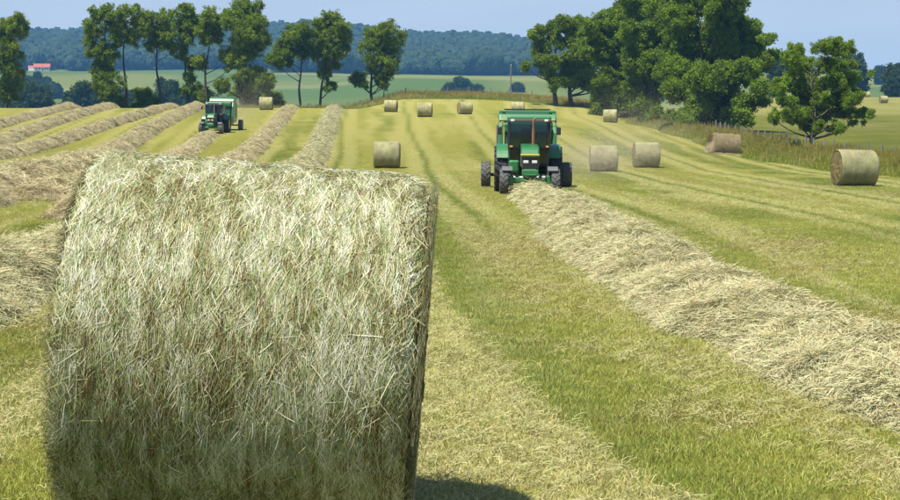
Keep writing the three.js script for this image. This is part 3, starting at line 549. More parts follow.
function makeBaler(label) {
  const o = thing('round_baler', label, 'baler', 'green round balers towed by the tractors');
  // local origin under the wheels; the tongue points along +z
  const prof = [[1.15, 0.55], [1.35, 1.1], [1.22, 1.9], [0.95, 2.45], [0.55, 2.72], [0.1, 2.80], [-0.5, 2.72], [-1.05, 2.42], [-1.4, 1.9], [-1.48, 1.3], [-1.2, 0.75], [-0.6, 0.5], [0.4, 0.48]];
  part('chamber', extrude(prof, 1.62, 0.05), M.darkGreen, o);
  for (const s of [-1, 1]) {
    const sp = extrude([[1.30, 0.75], [1.36, 1.2], [1.22, 2.0], [0.9, 2.52], [0.3, 2.76], [-0.05, 2.78], [-0.05, 0.72]], 0.16, 0.04); sp.translate(s * 0.97, 0, 0); part('side_shield', sp, M.green, o);
    const rp = extrude([[-0.10, 0.72], [-0.10, 2.76], [-0.55, 2.68], [-1.08, 2.36], [-1.40, 1.88], [-1.46, 1.3], [-1.2, 0.8]], 0.13, 0.04); rp.translate(s * 0.96, 0, 0); part('tailgate_panel', rp, M.green, o);
    wheel(o, 'wheel', s * 1.50, -0.15, 0.47, 0.36, M.yellow, 16, M.dustyRubber);
    part('marker_light', box(0.10, 0.14, 0.05, s * 0.92, 2.45, 1.0, 0.02), M.amber, o);
    part('hydraulic_ram', cyl(0.04, 0.04, 1.2, s * 1.09, 1.7, -0.55), M.steel, o);
  }
  part('top_panel', join(box(2.06, 0.12, 0.9, 0, 2.78, 0.0, 0.04), box(2.06, 0.30, 0.10, 0, 2.55, 0.92, 0.03, -0.6)), M.green, o);
  part('top_rail', box(1.7, 0.05, 0.08, 0, 2.88, 0.1, 0.02), M.black, o);
  part('axle', cyl(0.06, 0.06, 2.9, 0, 0.47, -0.15, 'x', 12), M.black, o);
  const pick = [cyl(0.16, 0.16, 1.55, 0, 0.34, 1.35, 'x', 18)]; for (let k = 0; k < 20; k++) for (let j = 0; j < 4; j++) pick.push(box(0.008, 0.16, 0.008, (k / 19 - 0.5) * 1.45, 0.34 + Math.cos(j * 1.57 + k) * 0.22, 1.35 + Math.sin(j * 1.57 + k) * 0.22, 0.002, j * 1.57 + k));
  part('pickup', join(pick), M.steel, o);
  part('tongue', join(box(0.14, 0.16, 2.2, 0, 0.62, 2.3, 0.03), box(0.10, 0.12, 1.4, 0.35, 0.60, 1.7, 0.02, 0, -0.35), box(0.10, 0.12, 1.4, -0.35, 0.60, 1.7, 0.02, 0, 0.35), cyl(0.06, 0.06, 2.1, 0, 0.85, 2.2, 'z', 12)), M.green, o);
  part('net_roll_box', box(1.7, 0.34, 0.36, 0, 2.2, 1.22, 0.06), M.green, o);
  return o;
}
M.green2 = paint(0.034, 0.176, 0.056);
const setOn = (o, x, d, turn, roll = 0, sink = 0.02) => { o.position.set(x, groundHeight(x, -d) - sink, -d); o.rotation.set(0, turn, roll); };
setOn(makeTractor('nearer green tractor facing the camera above the end of the long windrow', false), 2.63, 53.6, -0.022, -0.008);
setOn(makeBaler('green round baler towed behind the nearer tractor'), 2.82, 59.2, -0.02, -0.008);
setOn(makeTractor('small far green tractor on the slope at the left', true), -19.55, 132.8, -0.02, -0.02);
setOn(makeBaler('small far green round baler behind the left tractor'), -19.55, 138.2, 0.0, -0.02);

// ---------------------------------------------------------------- trees, bushes, woods
const leafMaterial = new THREE.MeshPhysicalMaterial({ color: 0xffffff, roughness: 0.85, specularIntensity: 0.25, side: THREE.DoubleSide, transmission: 0.4, thickness: 0 });
const barkMaterial = standard(0.060, 0.050, 0.040, 0.95);
function leafCluster(seed, n, R, len) {
  const r = randomizer(seed), pos = [];
  for (let i = 0; i < n; i++) {
    const u = V(r() - 0.5, r() - 0.5, r() - 0.5).normalize(), c = u.clone().multiplyScalar(R * (0.25 + 0.75 * r())), a = V(r() - 0.5, (r() - 0.65) * 0.8, r() - 0.5).normalize(), b = V().crossVectors(a, V(r() - 0.5, r() + 0.2, r() - 0.5)).normalize(), l = len * (0.6 + 0.8 * r()), w = l * 0.42;
    const p0 = c, p1 = c.clone().addScaledVector(a, l * 0.5).addScaledVector(b, w), p2 = c.clone().addScaledVector(a, l), p3 = c.clone().addScaledVector(a, l * 0.5).addScaledVector(b, -w);
    for (const p of [p0, p1, p2, p0, p2, p3]) pos.push(p.x, p.y, p.z);
  }
  const g = new THREE.BufferGeometry(); g.setAttribute('position', new THREE.Float32BufferAttribute(pos, 3)); g.computeVertexNormals(); return g;
}
const clusters = { fine: leafCluster(601, 16, 0.30, 0.20), broad: leafCluster(602, 26, 0.36, 0.18), coarse: leafCluster(603, 16, 0.85, 0.7) };
function taper(points, r0, r1, seg = 7) {
  const curve = new THREE.CatmullRomCurve3(points.map((p) => V(...p))), n = points.length * 4, g = new THREE.TubeGeometry(curve, n, 1, seg, false), p = g.attributes.position;
  for (let i = 0; i <= n; i++) { const c = curve.getPointAt(i / n), r = r0 + (r1 - r0) * Math.pow(i / n, 0.8); for (let j = 0; j <= seg; j++) { const k = i * (seg + 1) + j, f = r * (1 + 0.14 * Math.sin(j * 2.3 + i * 0.9)); p.setXYZ(k, c.x + (p.getX(k) - c.x) * f, c.y + (p.getY(k) - c.y) * f, c.z + (p.getZ(k) - c.z) * f); } }
  g.computeVertexNormals(); return g;
}
// lobes: [x, y, r] in metres from the foot, seen from the field side; depth is spread as wide as the crown
function growTree(name, label, category, group, x, d, lobes, opt) {
  const o = thing(name, label, category, group), r = randomizer(opt.seed), base = groundHeight(x, -d);
  o.position.set(x, base - 0.1, -d);
  const top = Math.max(...lobes.map((l) => l[1])), trunkTop = top * (opt.trunkTo ?? 0.86), lean = opt.lean ?? 0, foot = opt.foot ?? 0, R0 = opt.trunk;
  const axis = (t) => [foot * (1 - t) ** 2 + lean * t + 0.02 * top * Math.sin(t * 7 + opt.seed), t * trunkTop, 0.02 * top * Math.cos(t * 5 + opt.seed)];
  if (R0) part('trunk', taper([0, 0.2, 0.4, 0.6, 0.8, 1].map(axis), R0, R0 * 0.22, 8), opt.bark || barkMaterial, o);
  const list = [], tint = opt.tint, all = [];
  const half = opt.depth ?? (Math.max(...lobes.map((l) => l[0] + l[2])) - Math.min(...lobes.map((l) => l[0] - l[2]))) / 2;
  lobes.forEach(([lx, ly, l0], i) => { const lr = l0 * (opt.swell ?? 1); all.push([lx, ly, (r() - 0.5) * 1.5 * Math.max(0.2, half - lr), lr]); });
  if (opt.fill) for (let i = 0; i < lobes.length * opt.fill; i++) { const l = lobes[Math.floor(r() * lobes.length)]; all.push([l[0] + (r() - 0.5) * l[2], l[1] + (r() - 0.5) * l[2], (r() - 0.5) * 2.2 * Math.max(0.2, half - l[2]), l[2] * (0.6 + 0.5 * r())]); }
  for (const l of all.slice()) for (let k = 0; k < (opt.tufts ?? 3); k++) { const u = V(r() - 0.5, r() - 0.5, r() - 0.5).normalize(); all.push([l[0] + u.x * l[3], l[1] + u.y * l[3] * 0.9, l[2] + u.z * l[3], l[3] * (0.28 + 0.25 * r())]); }
  all.forEach(([lx, ly, lz, lr], i) => {
    if (R0 && i < lobes.length) {
      const t = clamp((ly - lr * (0.9 + 0.8 * r()) - Math.hypot(lx, lz) * 0.35) / trunkTop, 0.15, 0.96), a = axis(t);
      const mid = [a[0] + (lx - a[0]) * 0.55, a[1] + (ly - a[1]) * 0.35, a[2] + (lz - a[2]) * 0.55], rr = R0 * (1 - 0.78 * t) * 0.55;
      part('limb', taper([a, mid, [lx, ly, lz], [lx + (r() - 0.5) * lr, ly + lr * 0.7, lz + (r() - 0.5) * lr]], rr, rr * 0.12, 5), opt.bark || barkMaterial, o);
    }
    const n = Math.round(4 * Math.PI * lr * lr / (opt.cover ?? 0.075)), q = new THREE.Quaternion(), k0 = 0.85 + 0.3 * r();
    for (let k = 0; k < n; k++) {
      const u = V(r() * 2 - 1, r() * 2 - 1, r() * 2 - 1); if (u.lengthSq() > 1 || u.lengthSq() < 0.01) { k--; continue; } u.normalize();
      const bump = 0.86 + 0.8 * noise(u.x * 1.9 + i * 3.1, u.y * 1.9 + opt.seed, u.z * 1.9), rad = lr * bump * (0.35 + 0.65 * Math.sqrt(r()));
      if (noise(u.x * 2.6 + i * 1.7, u.y * 2.6, u.z * 2.6 + opt.seed) < (opt.gaps ?? -0.22)) continue;
      q.set(r() - 0.5, r() - 0.5, r() - 0.5, r() - 0.5).normalize(); const s = (opt.leaf ?? 1) * (0.7 + 0.6 * r()), k1 = k0 * (0.75 + 0.5 * r()), y = (r() - 0.5) * 0.25;
      const yy = ly + u.y * rad * 0.9; if (yy < 0.15) continue;
      list.push({ m: new THREE.Matrix4().compose(V(lx + u.x * rad, yy, lz + u.z * rad), q, V(s, s, s)), c: [tint[0] * k1 * (1 + y), tint[1] * k1, tint[2] * k1 * (1 - y)] });
    }
  });
  copies('crown', clusters[opt.cluster ?? 'fine'], leafMaterial, list, o);
  return o;
}
// crowns as lobes [across, up, radius] in metres about the tree's foot
const rowTint = [0.205, 0.280, 0.012], darkTint = [0.160, 0.240, 0.012];
{
  const group = 'tall open trees along the crest';
  const row = [                                   // label, x, distance, lobes of the crown, seed
    ['tree cut by the left picture edge, leafy down to the ground', -60.22, 218, [[1.09, 11.75, 1.46], [2.26, 12.92, 0.95], [0, 11.02, 1.68], [-0.73, 12.12, 1.09], [0.55, 8.65, 1.53], [-0.55, 7.19, 1.46], [1.17, 6.64, 1.31], [-0.66, 4.09, 1.31], [0.91, 4.45, 1.39], [2.55, 11.02, 0.66], [0.18, 2.63, 1.09]], 1],
    ['leafy leftmost tree of the close pair left of the far tractor', -45.38, 216, [[-1.45, 13.5, 1.01], [-0.18, 13.5, 1.01], [-1.81, 11.69, 1.3], [0.18, 11.58, 1.23], [-1.92, 9.52, 1.52], [-0.9, 8.07, 1.45], [-1.45, 6.26, 1.37], [0.18, 4.64, 1.52], [-1.27, 4.64, 1.16], [-0.83, 3.01, 1.16], [0.54, 10.06, 0.87], [-2.71, 12.23, 0.65]], 2],
    ['slim dark-trunked tree with a high crown, right of the close pair', -43.96, 217, [[0.36, 13.88, 0.94], [1.89, 13.44, 1.16], [1.09, 11.99, 1.53], [-0.29, 11.34, 0.94], [2.54, 11.56, 0.8], [-0.73, 12.43, 0.94], [1.09, 10.47, 0.8], [2.83, 13.08, 0.58]], 3],
    ['slim tree with a rounded high crown above a low shrub', -39.77, 220, [[-0.37, 13.18, 1.11], [1.11, 13.55, 1.11], [0.37, 11.63, 1.55], [1.55, 10.9, 1.03], [-1.11, 12.08, 0.81], [-0.74, 9.79, 0.96], [1.92, 9.42, 0.81], [0.81, 10.16, 0.81], [-1.29, 13.29, 0.59]], 4],
    ['tall thin tree with tufts of leaves down its stem, behind the far tractor\'s roof', -36.35, 222, [[0.3, 14.57, 1.12], [-0.52, 13, 0.97], [1.12, 13.75, 0.97], [0.59, 12.26, 1.34], [-0.07, 10.4, 0.97], [-0.45, 8.54, 0.67], [1.23, 7.62, 0.89], [1.49, 3.64, 1.04], [0.67, 5.57, 0.82], [-0.07, 4.08, 0.67]], 5],
    ['tall thin tree with a broken crown, just right of the far tractor\'s roof', -33.43, 219, [[1.17, 13.78, 1.1], [0.37, 12.61, 1.17], [1.98, 13.05, 0.81], [0.81, 11.14, 1.32], [-0.37, 11.44, 0.81], [-0.84, 7.48, 0.95], [0.07, 3, 0.88], [1.72, 11.51, 0.73], [3.01, 8.39, 1.25], [2.57, 4.18, 0.81], [3.67, 7.11, 0.81]], 6],
    ['tallest tree of the row, dense, in the dust behind the far tractor', -28.2, 216, [[0, 14.4, 1.45], [1.45, 13.75, 1.45], [-0.72, 12.59, 1.52], [1.08, 11.87, 1.81], [2.82, 12.23, 1.08], [0.36, 10.06, 1.66], [2.46, 10.06, 1.3], [0.72, 7.89, 1.52], [3.07, 10.24, 1.23], [1.81, 8.61, 1.16], [-0.72, 7.6, 1.01], [1.81, 5.36, 1.3], [0.72, 5, 1.3], [3.07, 4.64, 1.45], [3.98, 4.64, 0.8], [-2.17, 4.27, 0.87], [0, 3.19, 1.23], [2.17, 3.01, 1.45]], 7],
    ['tree with a one-sided crown over a bare forked trunk', -21.34, 231, [[-0.31, 13.12, 1.39], [0.85, 12.34, 1.24], [-1.47, 11.96, 1.39], [-2.63, 10.8, 1.39], [-0.7, 10.8, 1.55], [0.85, 10.41, 1.01], [-3.4, 9.25, 1.16], [-2.24, 9.64, 1.16], [0.27, 13.89, 0.77]], 8],
    ['tree with a tall full crown, second from the right in the row', -18.72, 232, [[1.63, 14.68, 1.17], [0.47, 13.51, 1.17], [2.8, 13.9, 1.4], [3.57, 12.27, 1.17], [1.63, 11.88, 1.79], [0.85, 9.94, 1.55], [2.8, 10.33, 1.17], [1.24, 8.39, 1.17], [0.47, 7.22, 0.85], [1.32, 5.28, 0.85], [-0.31, 14.21, 0.7]], 9],
    ['rightmost tree of the row, spiky crown with a low side branch', -11.23, 233, [[-0.08, 10.23, 1.17], [2.65, 11.01, 1.17], [4.21, 10.31, 0.55], [1.09, 9.45, 1.79], [3.04, 8.67, 1.4], [-0.86, 8.67, 1.01], [1.87, 7.11, 1.56], [0.7, 6.33, 1.4], [2.65, 5.55, 1.17], [1.48, 3.99, 1.17], [-2.03, 3.99, 1.01], [-1.25, 2.9, 0.55], [1.56, 2.82, 0.62], [2.46, 11.99, 0.55]], 10],
  ];
  for (const [label, x, d, lobes, seed] of row) growTree('field_tree', label, 'tree', group, x, d, lobes, { seed: seed * 13 + 5, trunk: 0.24, tint: mix3(rowTint, darkTint, (seed * 0.37) % 1), lean: lobes[0][0] * 0.6, gaps: -0.06, cover: 0.10, fill: 0.3, leaf: 0.86, tufts: 6, swell: 1.12 });
  const right = [
    ['slender left outlier of the big tree clump, with a drooping branch', 14.39, 222, [[-2.49, 9.9, 1.12], [-1.67, 8.41, 1.19], [-0.19, 10.64, 1.34], [1.23, 11.39, 1.34], [2.42, 10.72, 1.34], [2.79, 8.79, 1.34], [0.56, 8.86, 0.97], [-2.04, 6.56, 0.97], [-1, 5.14, 0.97], [-3.98, 5.44, 0.52], [0.19, 3.58, 1.12], [-0.56, 6.18, 1.12]], 21, 0.35],
    ['bushy tree second from the left in the big clump', 16.92, 226, [[1.25, 11.59, 0.98], [2.08, 9.32, 1.74], [-0.19, 6.3, 1.51], [1.7, 5.16, 1.74], [2.84, 7.05, 1.74], [0.19, 3.72, 1.36], [3.22, 3.34, 1.36], [4.35, 2.51, 0.98], [3.33, 11.21, 1.36], [3.9, 8.94, 1.51]], 22, 0.5],
    ['broad tree in the left half of the big clump', 21.39, 206, [[-2, 1.2, 1.2], [0.4, 1.2, 1.2], [2.4, 1.3, 1.2], [-1.72, 12.15, 1.59], [-0.34, 11.63, 1.93], [-2.69, 8.88, 1.72], [-0.62, 8.19, 1.93], [-1.31, 5.08, 1.72], [-2, 3.18, 1.38], [-0.28, 3.18, 1.24], [1.03, 13.01, 1.72], [1.55, 9.91, 1.93], [1.38, 6.46, 1.72], [1.03, 3.7, 1.72], [-3.28, 10.94, 1.17], [0, 1.98, 1.24]], 23, 0.6],
    ['tall tree in the middle of the big clump, its top beyond the picture', 24.87, 198, [[-1.66, 13.82, 1.86], [-0.33, 15.48, 1.86], [-2.25, 10.51, 1.99], [0.4, 12.17, 2.19], [-1.59, 7.19, 1.86], [0.33, 7.19, 2.19], [-1.92, 4.21, 1.52], [0, 3.88, 1.86], [1.33, 16.14, 1.86], [2.32, 13.16, 1.99], [1.99, 9.85, 1.99], [-0.99, 2.22, 1.19], [-3.32, 15.15, 1.19]], 24, 0.6],
    ['tallest tree of the big clump, its top beyond the picture', 28.04, 182, [[-2.32, 12.82, 2.01], [0.43, 14.35, 2.01], [2.86, 14.04, 1.83], [-1.1, 10.08, 2.01], [1.95, 11.3, 2.01], [4.39, 11.91, 1.4], [5.61, 11.3, 1.34], [-2.62, 7.03, 2.01], [0.43, 7.64, 2.01], [3.17, 9.17, 2.01], [5.61, 9.17, 1.65], [6.83, 9.93, 0.79], [7.44, 8.19, 0.67], [0, 16.18, 2.01], [2.44, 16.02, 1.71], [-1.83, 15.57, 1.52], [4.27, 13.59, 1.1]], 25, 0.6],
    ['low spreading tree at the right foot of the big clump', 27.53, 172, [[-3.4, 1.3, 1.2], [-1.6, 1.1, 1.2], [0.2, 1.2, 1.2], [1.8, 1.3, 1.3], [3.2, 1.6, 1.1], [-5, 1.4, 1.1], [-0.6, 2.8, 1.4], [1.6, 3.0, 1.4], [-3.23, 4.35, 1.44], [-0.63, 4.64, 1.61], [1.96, 6.08, 1.73], [4.26, 6.36, 1.56], [5.13, 4.78, 1.04], [0.81, 2.91, 1.32], [3.11, 3.34, 1.32], [4.55, 2.97, 0.98], [5.7, 3.34, 0.63], [-1.79, 2.62, 1.04], [-1.04, 5.93, 1.44], [6.16, 7.23, 0.69]], 26, 0.6],
  ];
  for (const [label, x, d, lobes, seed, fill] of right) growTree('clump_tree', label, 'tree', 'clump of big trees behind the nearer tractor', x, d, lobes, { seed: seed * 13 + 5, trunk: 0.36, tint: seed < 23 ? [0.160, 0.240, 0.009] : [0.158, 0.242, 0.008], gaps: -0.3, cover: 0.085, fill, leaf: 1.05, cluster: 'broad', depth: seed < 23 ? 2.6 : undefined });
}
{ // the lone tree by the right fence
  const lobes = [[-1.05, 8.19, 0.57], [0.09, 8.45, 0.57], [1.18, 8.58, 0.57], [2.11, 8.23, 0.53], [-1.84, 7.53, 0.66], [-0.53, 7.09, 0.75], [0.79, 7.09, 0.66], [2.11, 7.31, 0.53], [2.76, 7.09, 0.39], [-2.72, 5.55, 0.61], [-1.4, 5.77, 0.79], [0.13, 5.55, 0.83], [1.67, 5.77, 0.79], [2.98, 5.99, 0.7], [3.86, 6.21, 0.44], [-2.5, 4.24, 0.61], [-0.97, 4.24, 0.83], [0.57, 4.24, 0.83], [2.11, 4.46, 0.75], [3.42, 4.68, 0.57], [-2.72, 2.92, 0.44], [-1.18, 2.92, 0.75], [0.13, 2.92, 0.75], [1.67, 3.14, 0.75], [2.98, 3.36, 0.61], [3.86, 3.14, 0.44], [-0.09, 2.05, 0.48], [1.67, 2.09, 0.44], [3.9, 2.37, 0.26], [-3.14, 5.12, 0.31]];
  growTree('lone_tree', 'single airy bright green tree by the right fence', 'tree', null, 29.57, 131, lobes, { seed: 991, trunk: 0.19, trunkTo: 0.8, tint: [0.175, 0.265, 0.012], gaps: -0.2, cover: 0.06, fill: 1.4, leaf: 0.55, swell: 1.22, tufts: 4, cluster: 'broad', bark: standard(0.12, 0.105, 0.09, 0.95) });
}
function bush(name, label, category, group, x, d, w, h, seed, tint, more = {}) {
  const r = randomizer(seed), lobes = []; for (let i = 0; i < 9; i++) { const t = r() * 2 - 1, rr = (0.22 + 0.14 * r()) * Math.min(w, h * 1.3); lobes.push([t * (w / 2 - rr * 0.8), rr * 0.7 + r() * (h - rr * 1.6) * (1 - t * t * 0.6), rr]); }
  return growTree(name, label, category, group, x, d, lobes, { seed, trunk: more.trunk ?? 0, tint, gaps: -0.4, fill: 0.4, depth: w * 0.45, ...more });
}
{
  const dim = [0.050, 0.090, 0.016], soft = { cluster: 'coarse', cover: 0.55, leaf: 1 };
  [[-232, 905, 32, 11.5], [-238, 890, 16, 9], [-219, 880, 14, 8.5]].forEach(([x, d, w, h], i) => bush('valley_tree', ['widest hazy blue-green tree below the far red-roofed house', 'hazy tree at the left end of the clump below the far house', 'hazy tree at the right end of the clump below the far house'][i], 'tree', 'tree clump below the far house', x, d, w, h, 1200 + i, dim, soft));
  const valley = ['hazy valley bush at the very left picture edge, behind the leafy tree', 'hazy valley bush right behind the trunk of the tree cut by the left edge', 'hazy valley bush just right of the tree cut by the left edge',
    'hazy valley bush below the right end of the tree clump under the farmhouse', 'hazy valley bush in the open gap left of the close pair of trees', 'hazy valley bush touching the left side of the close pair of trees', 'hazy valley bush behind the leafy tree of the close pair',
    'hazy valley bush between the two trunks of the close pair', 'hazy valley bush between the close pair and the slim round-crowned tree', 'hazy valley bush behind the slim round-crowned tree and its low shrub', 'hazy valley bush right of the slim round-crowned tree',
    'hazy valley bush behind the thin tree with leaf tufts', 'hazy valley bush behind the roof of the far tractor'];
  for (const [i, [x, d]] of [[-131, 470], [-136, 507], [-126, 484], [-130, 521], [-118, 498], [-108, 475], [-112, 512], [-101, 489], [-103, 526], [-93, 503], [-83, 480], [-84, 517], [-74, 494]].entries()) bush('valley_bush', valley[i], 'bush', 'bushes in the valley beyond the crest', x, d, 12 + (i * 1.7) % 4, 18 + (i * 2.3) % 6, 1300 + i, dim, { ...soft, cluster: 'coarse', leaf: 0.7, cover: 0.4 });
  bush('hill_bush', 'largest dark bush on the green hill, left of the utility pole', 'bush', 'bushes on the far green hill', 5.8, 838, 9, 8.5, 1401, dim, soft);
  bush('hill_bush', 'low dark bush at the left side of the largest one on the green hill', 'bush', 'bushes on the far green hill', -0.5, 836, 7, 5, 1402, dim, soft);
  bush('hill_bush', 'low bush between the largest hill bush and the utility pole', 'bush', 'bushes on the far green hill', 14.3, 845, 7, 4, 1403, dim, soft);
  bush('hill_bush', 'pale bush just right of the utility pole', 'bush', 'bushes on the far green hill', 35.6, 850, 7, 4.6, 1404, [0.08, 0.12, 0.035], soft);
  bush('row_shrub', 'low shrub at the foot of the slim tree with the rounded crown', 'bush', 'shrubs under the row of trees', -42.0, 222, 3.6, 5.2, 1501, darkTint);
  bush('row_shrub', 'dusty dark shrub right of the far tractor under the tallest tree', 'bush', 'shrubs under the row of trees', -25.8, 224, 5.4, 4.4, 1502, darkTint);
  bush('row_shrub', 'shrub under the close pair of trees left of the far tractor', 'bush', 'shrubs under the row of trees', -45.9, 220, 3.2, 3.6, 1503, rowTint);
  bush('verge_shrub', 'dark green weed clump in the tall grass at the foot of the big trees', 'bush', 'weed clumps in the uncut verge', 21.6, 160, 1.5, 1.1, 1601, [0.075, 0.125, 0.035], { leaf: 0.5, cover: 0.03 });
  bush('verge_shrub', 'greyish weed clump right of the bale at the foot of the trees', 'bush', 'weed clumps in the uncut verge', 21.5, 178, 1.7, 1.25, 1602, [0.11, 0.13, 0.06], { leaf: 0.5, cover: 0.03 });
  bush('verge_shrub', 'leafy weed clump left of the lone tree\'s trunk', 'bush', 'weed clumps in the uncut verge', 26.2, 122, 1.3, 0.9, 1603, [0.085, 0.15, 0.03], { leaf: 0.5, cover: 0.03 });
  bush('edge_tree', 'dark tree cut by the right picture edge', 'tree', null, 134.1, 480, 9, 13.5, 1701, dim, { ...soft, trunk: 0.3, leaf: 0.6, cover: 0.3 });
  bush('far_tree', 'small round far tree on the skyline near the right edge', 'tree', null, 240.8, 900, 8, 12, 1702, dim, { ...soft, trunk: 0.3 });
  bush('hedge_bush', 'dark far bush at the foot of the small skyline tree', 'bush', null, 172.0, 640, 8, 5, 1703, dim, soft);
  bush('hedge_bush', 'thin lighter far bush left of the dark one near the right edge', 'bush', null, 169.2, 640, 3.5, 6.5, 1704, [0.09, 0.13, 0.03], soft);
  bush('far_tree', 'hazy far tree showing left of the lone tree\'s crown', 'tree', null, 85.6, 420, 8, 12, 1705, dim, { ...soft, leaf: 0.6, cover: 0.3 });
  bush('far_tree', 'hazy far tree behind the lone tree\'s upper right crown', 'tree', null, 130.0, 520, 13, 17, 1706, dim, { ...soft, leaf: 0.7, cover: 0.35 });
}
{ // the woods on the far hills
  const r = randomizer(901), lumps = [];
  for (let i = 0; i < 9; i++) { const g = new THREE.IcosahedronGeometry(1, 2), p = g.attributes.position, s = 2.2 + 1.6 * r(), c = V((r() - 0.5) * 5, 4.5 + r() * 5.5, (r() - 0.5) * 5); for (let k = 0; k < p.count; k++) { const u = V(p.getX(k), p.getY(k), p.getZ(k)), f = s * (1 + 0.45 * noise(u.x * 2.3 + i * 4, u.y * 2.3, u.z * 2.3)); p.setXYZ(k, c.x + u.x * f, c.y + u.y * f, c.z + u.z * f); } g.computeVertexNormals(); lumps.push(g); }
  const crown = mergeGeometries(lumps), list = [];
  for (let i = 0; i < 15000; i++) {
    const d = 1290 + 900 * r() ** 1.2, a = -0.335 + 0.42 * r(), x = Math.sin(a) * d, z = -Math.cos(a) * d, edge = 1330 + 60 * noise(x / 120, 3.1) + (a > -0.11 ? -60 : 90);
    if (d < edge || (Math.hypot(x + 352, z + 1385) < 26 || (d < 1400 && Math.abs(x / d + 0.2533) < 0.012))) continue;
    const s = 0.75 + 0.6 * r(), k = 0.7 + 0.6 * r();
    list.push({ m: standing(x, z, r() * 6.283, s, s * (0.85 + 0.4 * r())), c: [0.020 * k, 0.044 * k * (0.95 + 0.1 * r()), 0.020 * k] });
  }
  const o = new THREE.Group(); o.name = 'woodland'; scene.add(o); tag(o, 'hazy blue-green woods covering the far hills on the skyline', 'woods', null, 'stuff');
  copies('crowns', crown, new THREE.MeshStandardMaterial({ roughness: 1, color: 0xffffff }), list, o);
}

// ---------------------------------------------------------------- fences, pole, house, dust
const weathered = standard(0.20, 0.185, 0.165, 0.95), wire = standard(0.22, 0.21, 0.20, 0.6, { metalness: 0.5 });
function fence(label, pts, tall) {
  const o = thing('wire_fence', label, 'fence'), r = randomizer(Math.round(pts[0][1] * 7));
  const geos = [0, 1, 2].map((k) => taper([[0, -0.3, 0], [0.012 * k, tall * 0.5, 0.01], [0.03 * (k - 1), tall * (1 + 0.06 * k), 0.0]], 0.075 + 0.01 * k, 0.062, 7));
  pts.forEach(([x, d]) => { const p = part('post', geos[Math.floor(r() * 3)], weathered, o); p.position.set(x, groundHeight(x, -d), -d); p.rotation.y = r() * 6; p.rotation.z = (r() - 0.5) * 0.09; });
  for (const h of [0.4, 0.75, 1.08]) part('wire', new THREE.TubeGeometry(new THREE.CatmullRomCurve3(pts.map(([x, d]) => V(x, groundHeight(x, -d) + h * tall / 1.2, -d))), pts.length * 2, 0.006, 4), wire, o);
}
{
  const r = randomizer(1801), right = [], back = [];
  for (let d = 84; d < 192; d += 3.0) right.push([27.6 + 0.5 * Math.sin(d / 30) + (r() - 0.5) * 0.2, d]);
  for (let x = -22; x < 26; x += 3.1) back.push([x, lerp(214, 237, sstep(-20, -6, x)) + (r() - 0.5) * 0.3]);
  fence('weathered post and wire fence beside the lone tree', right, 1.25);
  fence('post and wire fence across the top of the field below the green hill', back, 1.3);
}
{
  const o = thing('utility_pole', 'thin wooden utility pole on the skyline of the field, left of the big trees', 'pole'), d = 262, x = 9.9;
  part('pole', taper([[0, -0.5, 0], [0, 3, 0], [0.03, 6.0, 0]], 0.11, 0.085, 8), weathered, o);
  part('insulator', cyl(0.05, 0.06, 0.16, 0.03, 6.05, 0, 'y', 8), M.white, o);
  o.position.set(x, groundHeight(x, -d), -d);
}
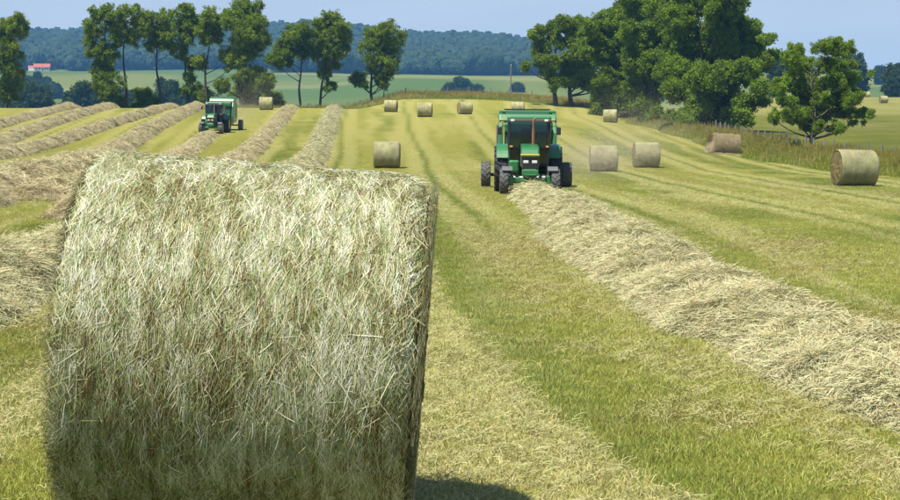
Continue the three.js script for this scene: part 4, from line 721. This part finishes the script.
{ // the farmhouse under the woods
  const o = thing('farmhouse', 'tiny white farmhouse with a red roof below the far woods', 'house'), d = 1395, x = -353.5;
  part('wall', join(box(13, 3.4, 8, 0, 1.7, 0, 0.05), box(5, 2.6, 6, -8.8, 1.3, 0.5, 0.05)), standard(0.72, 0.71, 0.68, 0.8), o);
  const gable = (w, l, h, x0, y0) => { const s = extrude([[-w / 2, 0], [w / 2, 0], [0, h]], l, 0.05); s.translate(x0, y0, 0); return s; };
  const roof = part('roof', join(gable(9.6, 14.2, 3.0, 0, 3.3), gable(7, 5.6, 2.0, -8.9, 2.55)), standard(0.42, 0.095, 0.06, 0.8), o);
  part('chimney', box(0.9, 1.8, 0.9, 3, 6.3, 0, 0.02), standard(0.32, 0.15, 0.1, 0.9), roof);
  for (const wx of [-4.5, -1.8, 3.2, 5]) part('window', box(1.1, 1.3, 0.1, wx, 1.9, 4.03, 0.02), M.black, o);
  part('door', box(1.1, 2.2, 0.1, 0.8, 1.15, 4.03, 0.02), standard(0.2, 0.1, 0.07, 0.6), o);
  o.position.set(x, groundHeight(x, -d) - 0.1, -d); o.rotation.y = 0.15;
}
{ // chaff and dust thrown up by the balers
  const speck = new THREE.TetrahedronGeometry(0.0075, 0), material = standard(0.48, 0.43, 0.33, 1);
  const cloud = (label, n, seed, path) => {
    const r = randomizer(seed), list = [], q = new THREE.Quaternion(), gauss = () => r() + r() + r() + r() - 2;
    for (let i = 0; i < n; i++) {
      const t = r(), f = t * (path.length - 1), k = Math.min(path.length - 2, Math.floor(f)), u = f - k, [x, d, y, sx, sd, sy] = path[k].map((v, j) => v + (path[k + 1][j] - v) * u);
      const px = x + gauss() * sx, pd = d + gauss() * sd, py = Math.abs(y + gauss() * sy), g = groundHeight(px, -pd), s = 0.5 + 0.9 * r();
      q.set(r() - 0.5, r() - 0.5, r() - 0.5, r() - 0.5).normalize(); list.push({ m: new THREE.Matrix4().compose(V(px, g + py, -pd), q, V(s, s, s)) });
    }
    const o = new THREE.Group(); o.name = numbered('dust'); scene.add(o); tag(o, label, 'dust', null, 'stuff'); copies('specks', speck, material, list, o);
  };
  cloud('pale dust and chaff drifting right behind the nearer tractor towards the trees', 100000, 1901, [[4.5, 62, 0.8, 1.2, 3, 0.6], [8, 76, 1.2, 2.2, 7, 1.0], [12, 105, 1.8, 4, 16, 1.6], [19, 158, 2.4, 5.5, 18, 2.2]]);
  cloud('pale dust hanging behind the far tractor under the tall trees', 38000, 1902, [[-18.8, 141, 0.8, 0.9, 2, 0.7], [-19.5, 158, 1.6, 1.8, 8, 1.3], [-23, 200, 3.0, 4, 10, 2.4]]);
}
renderer.render(scene, camera);
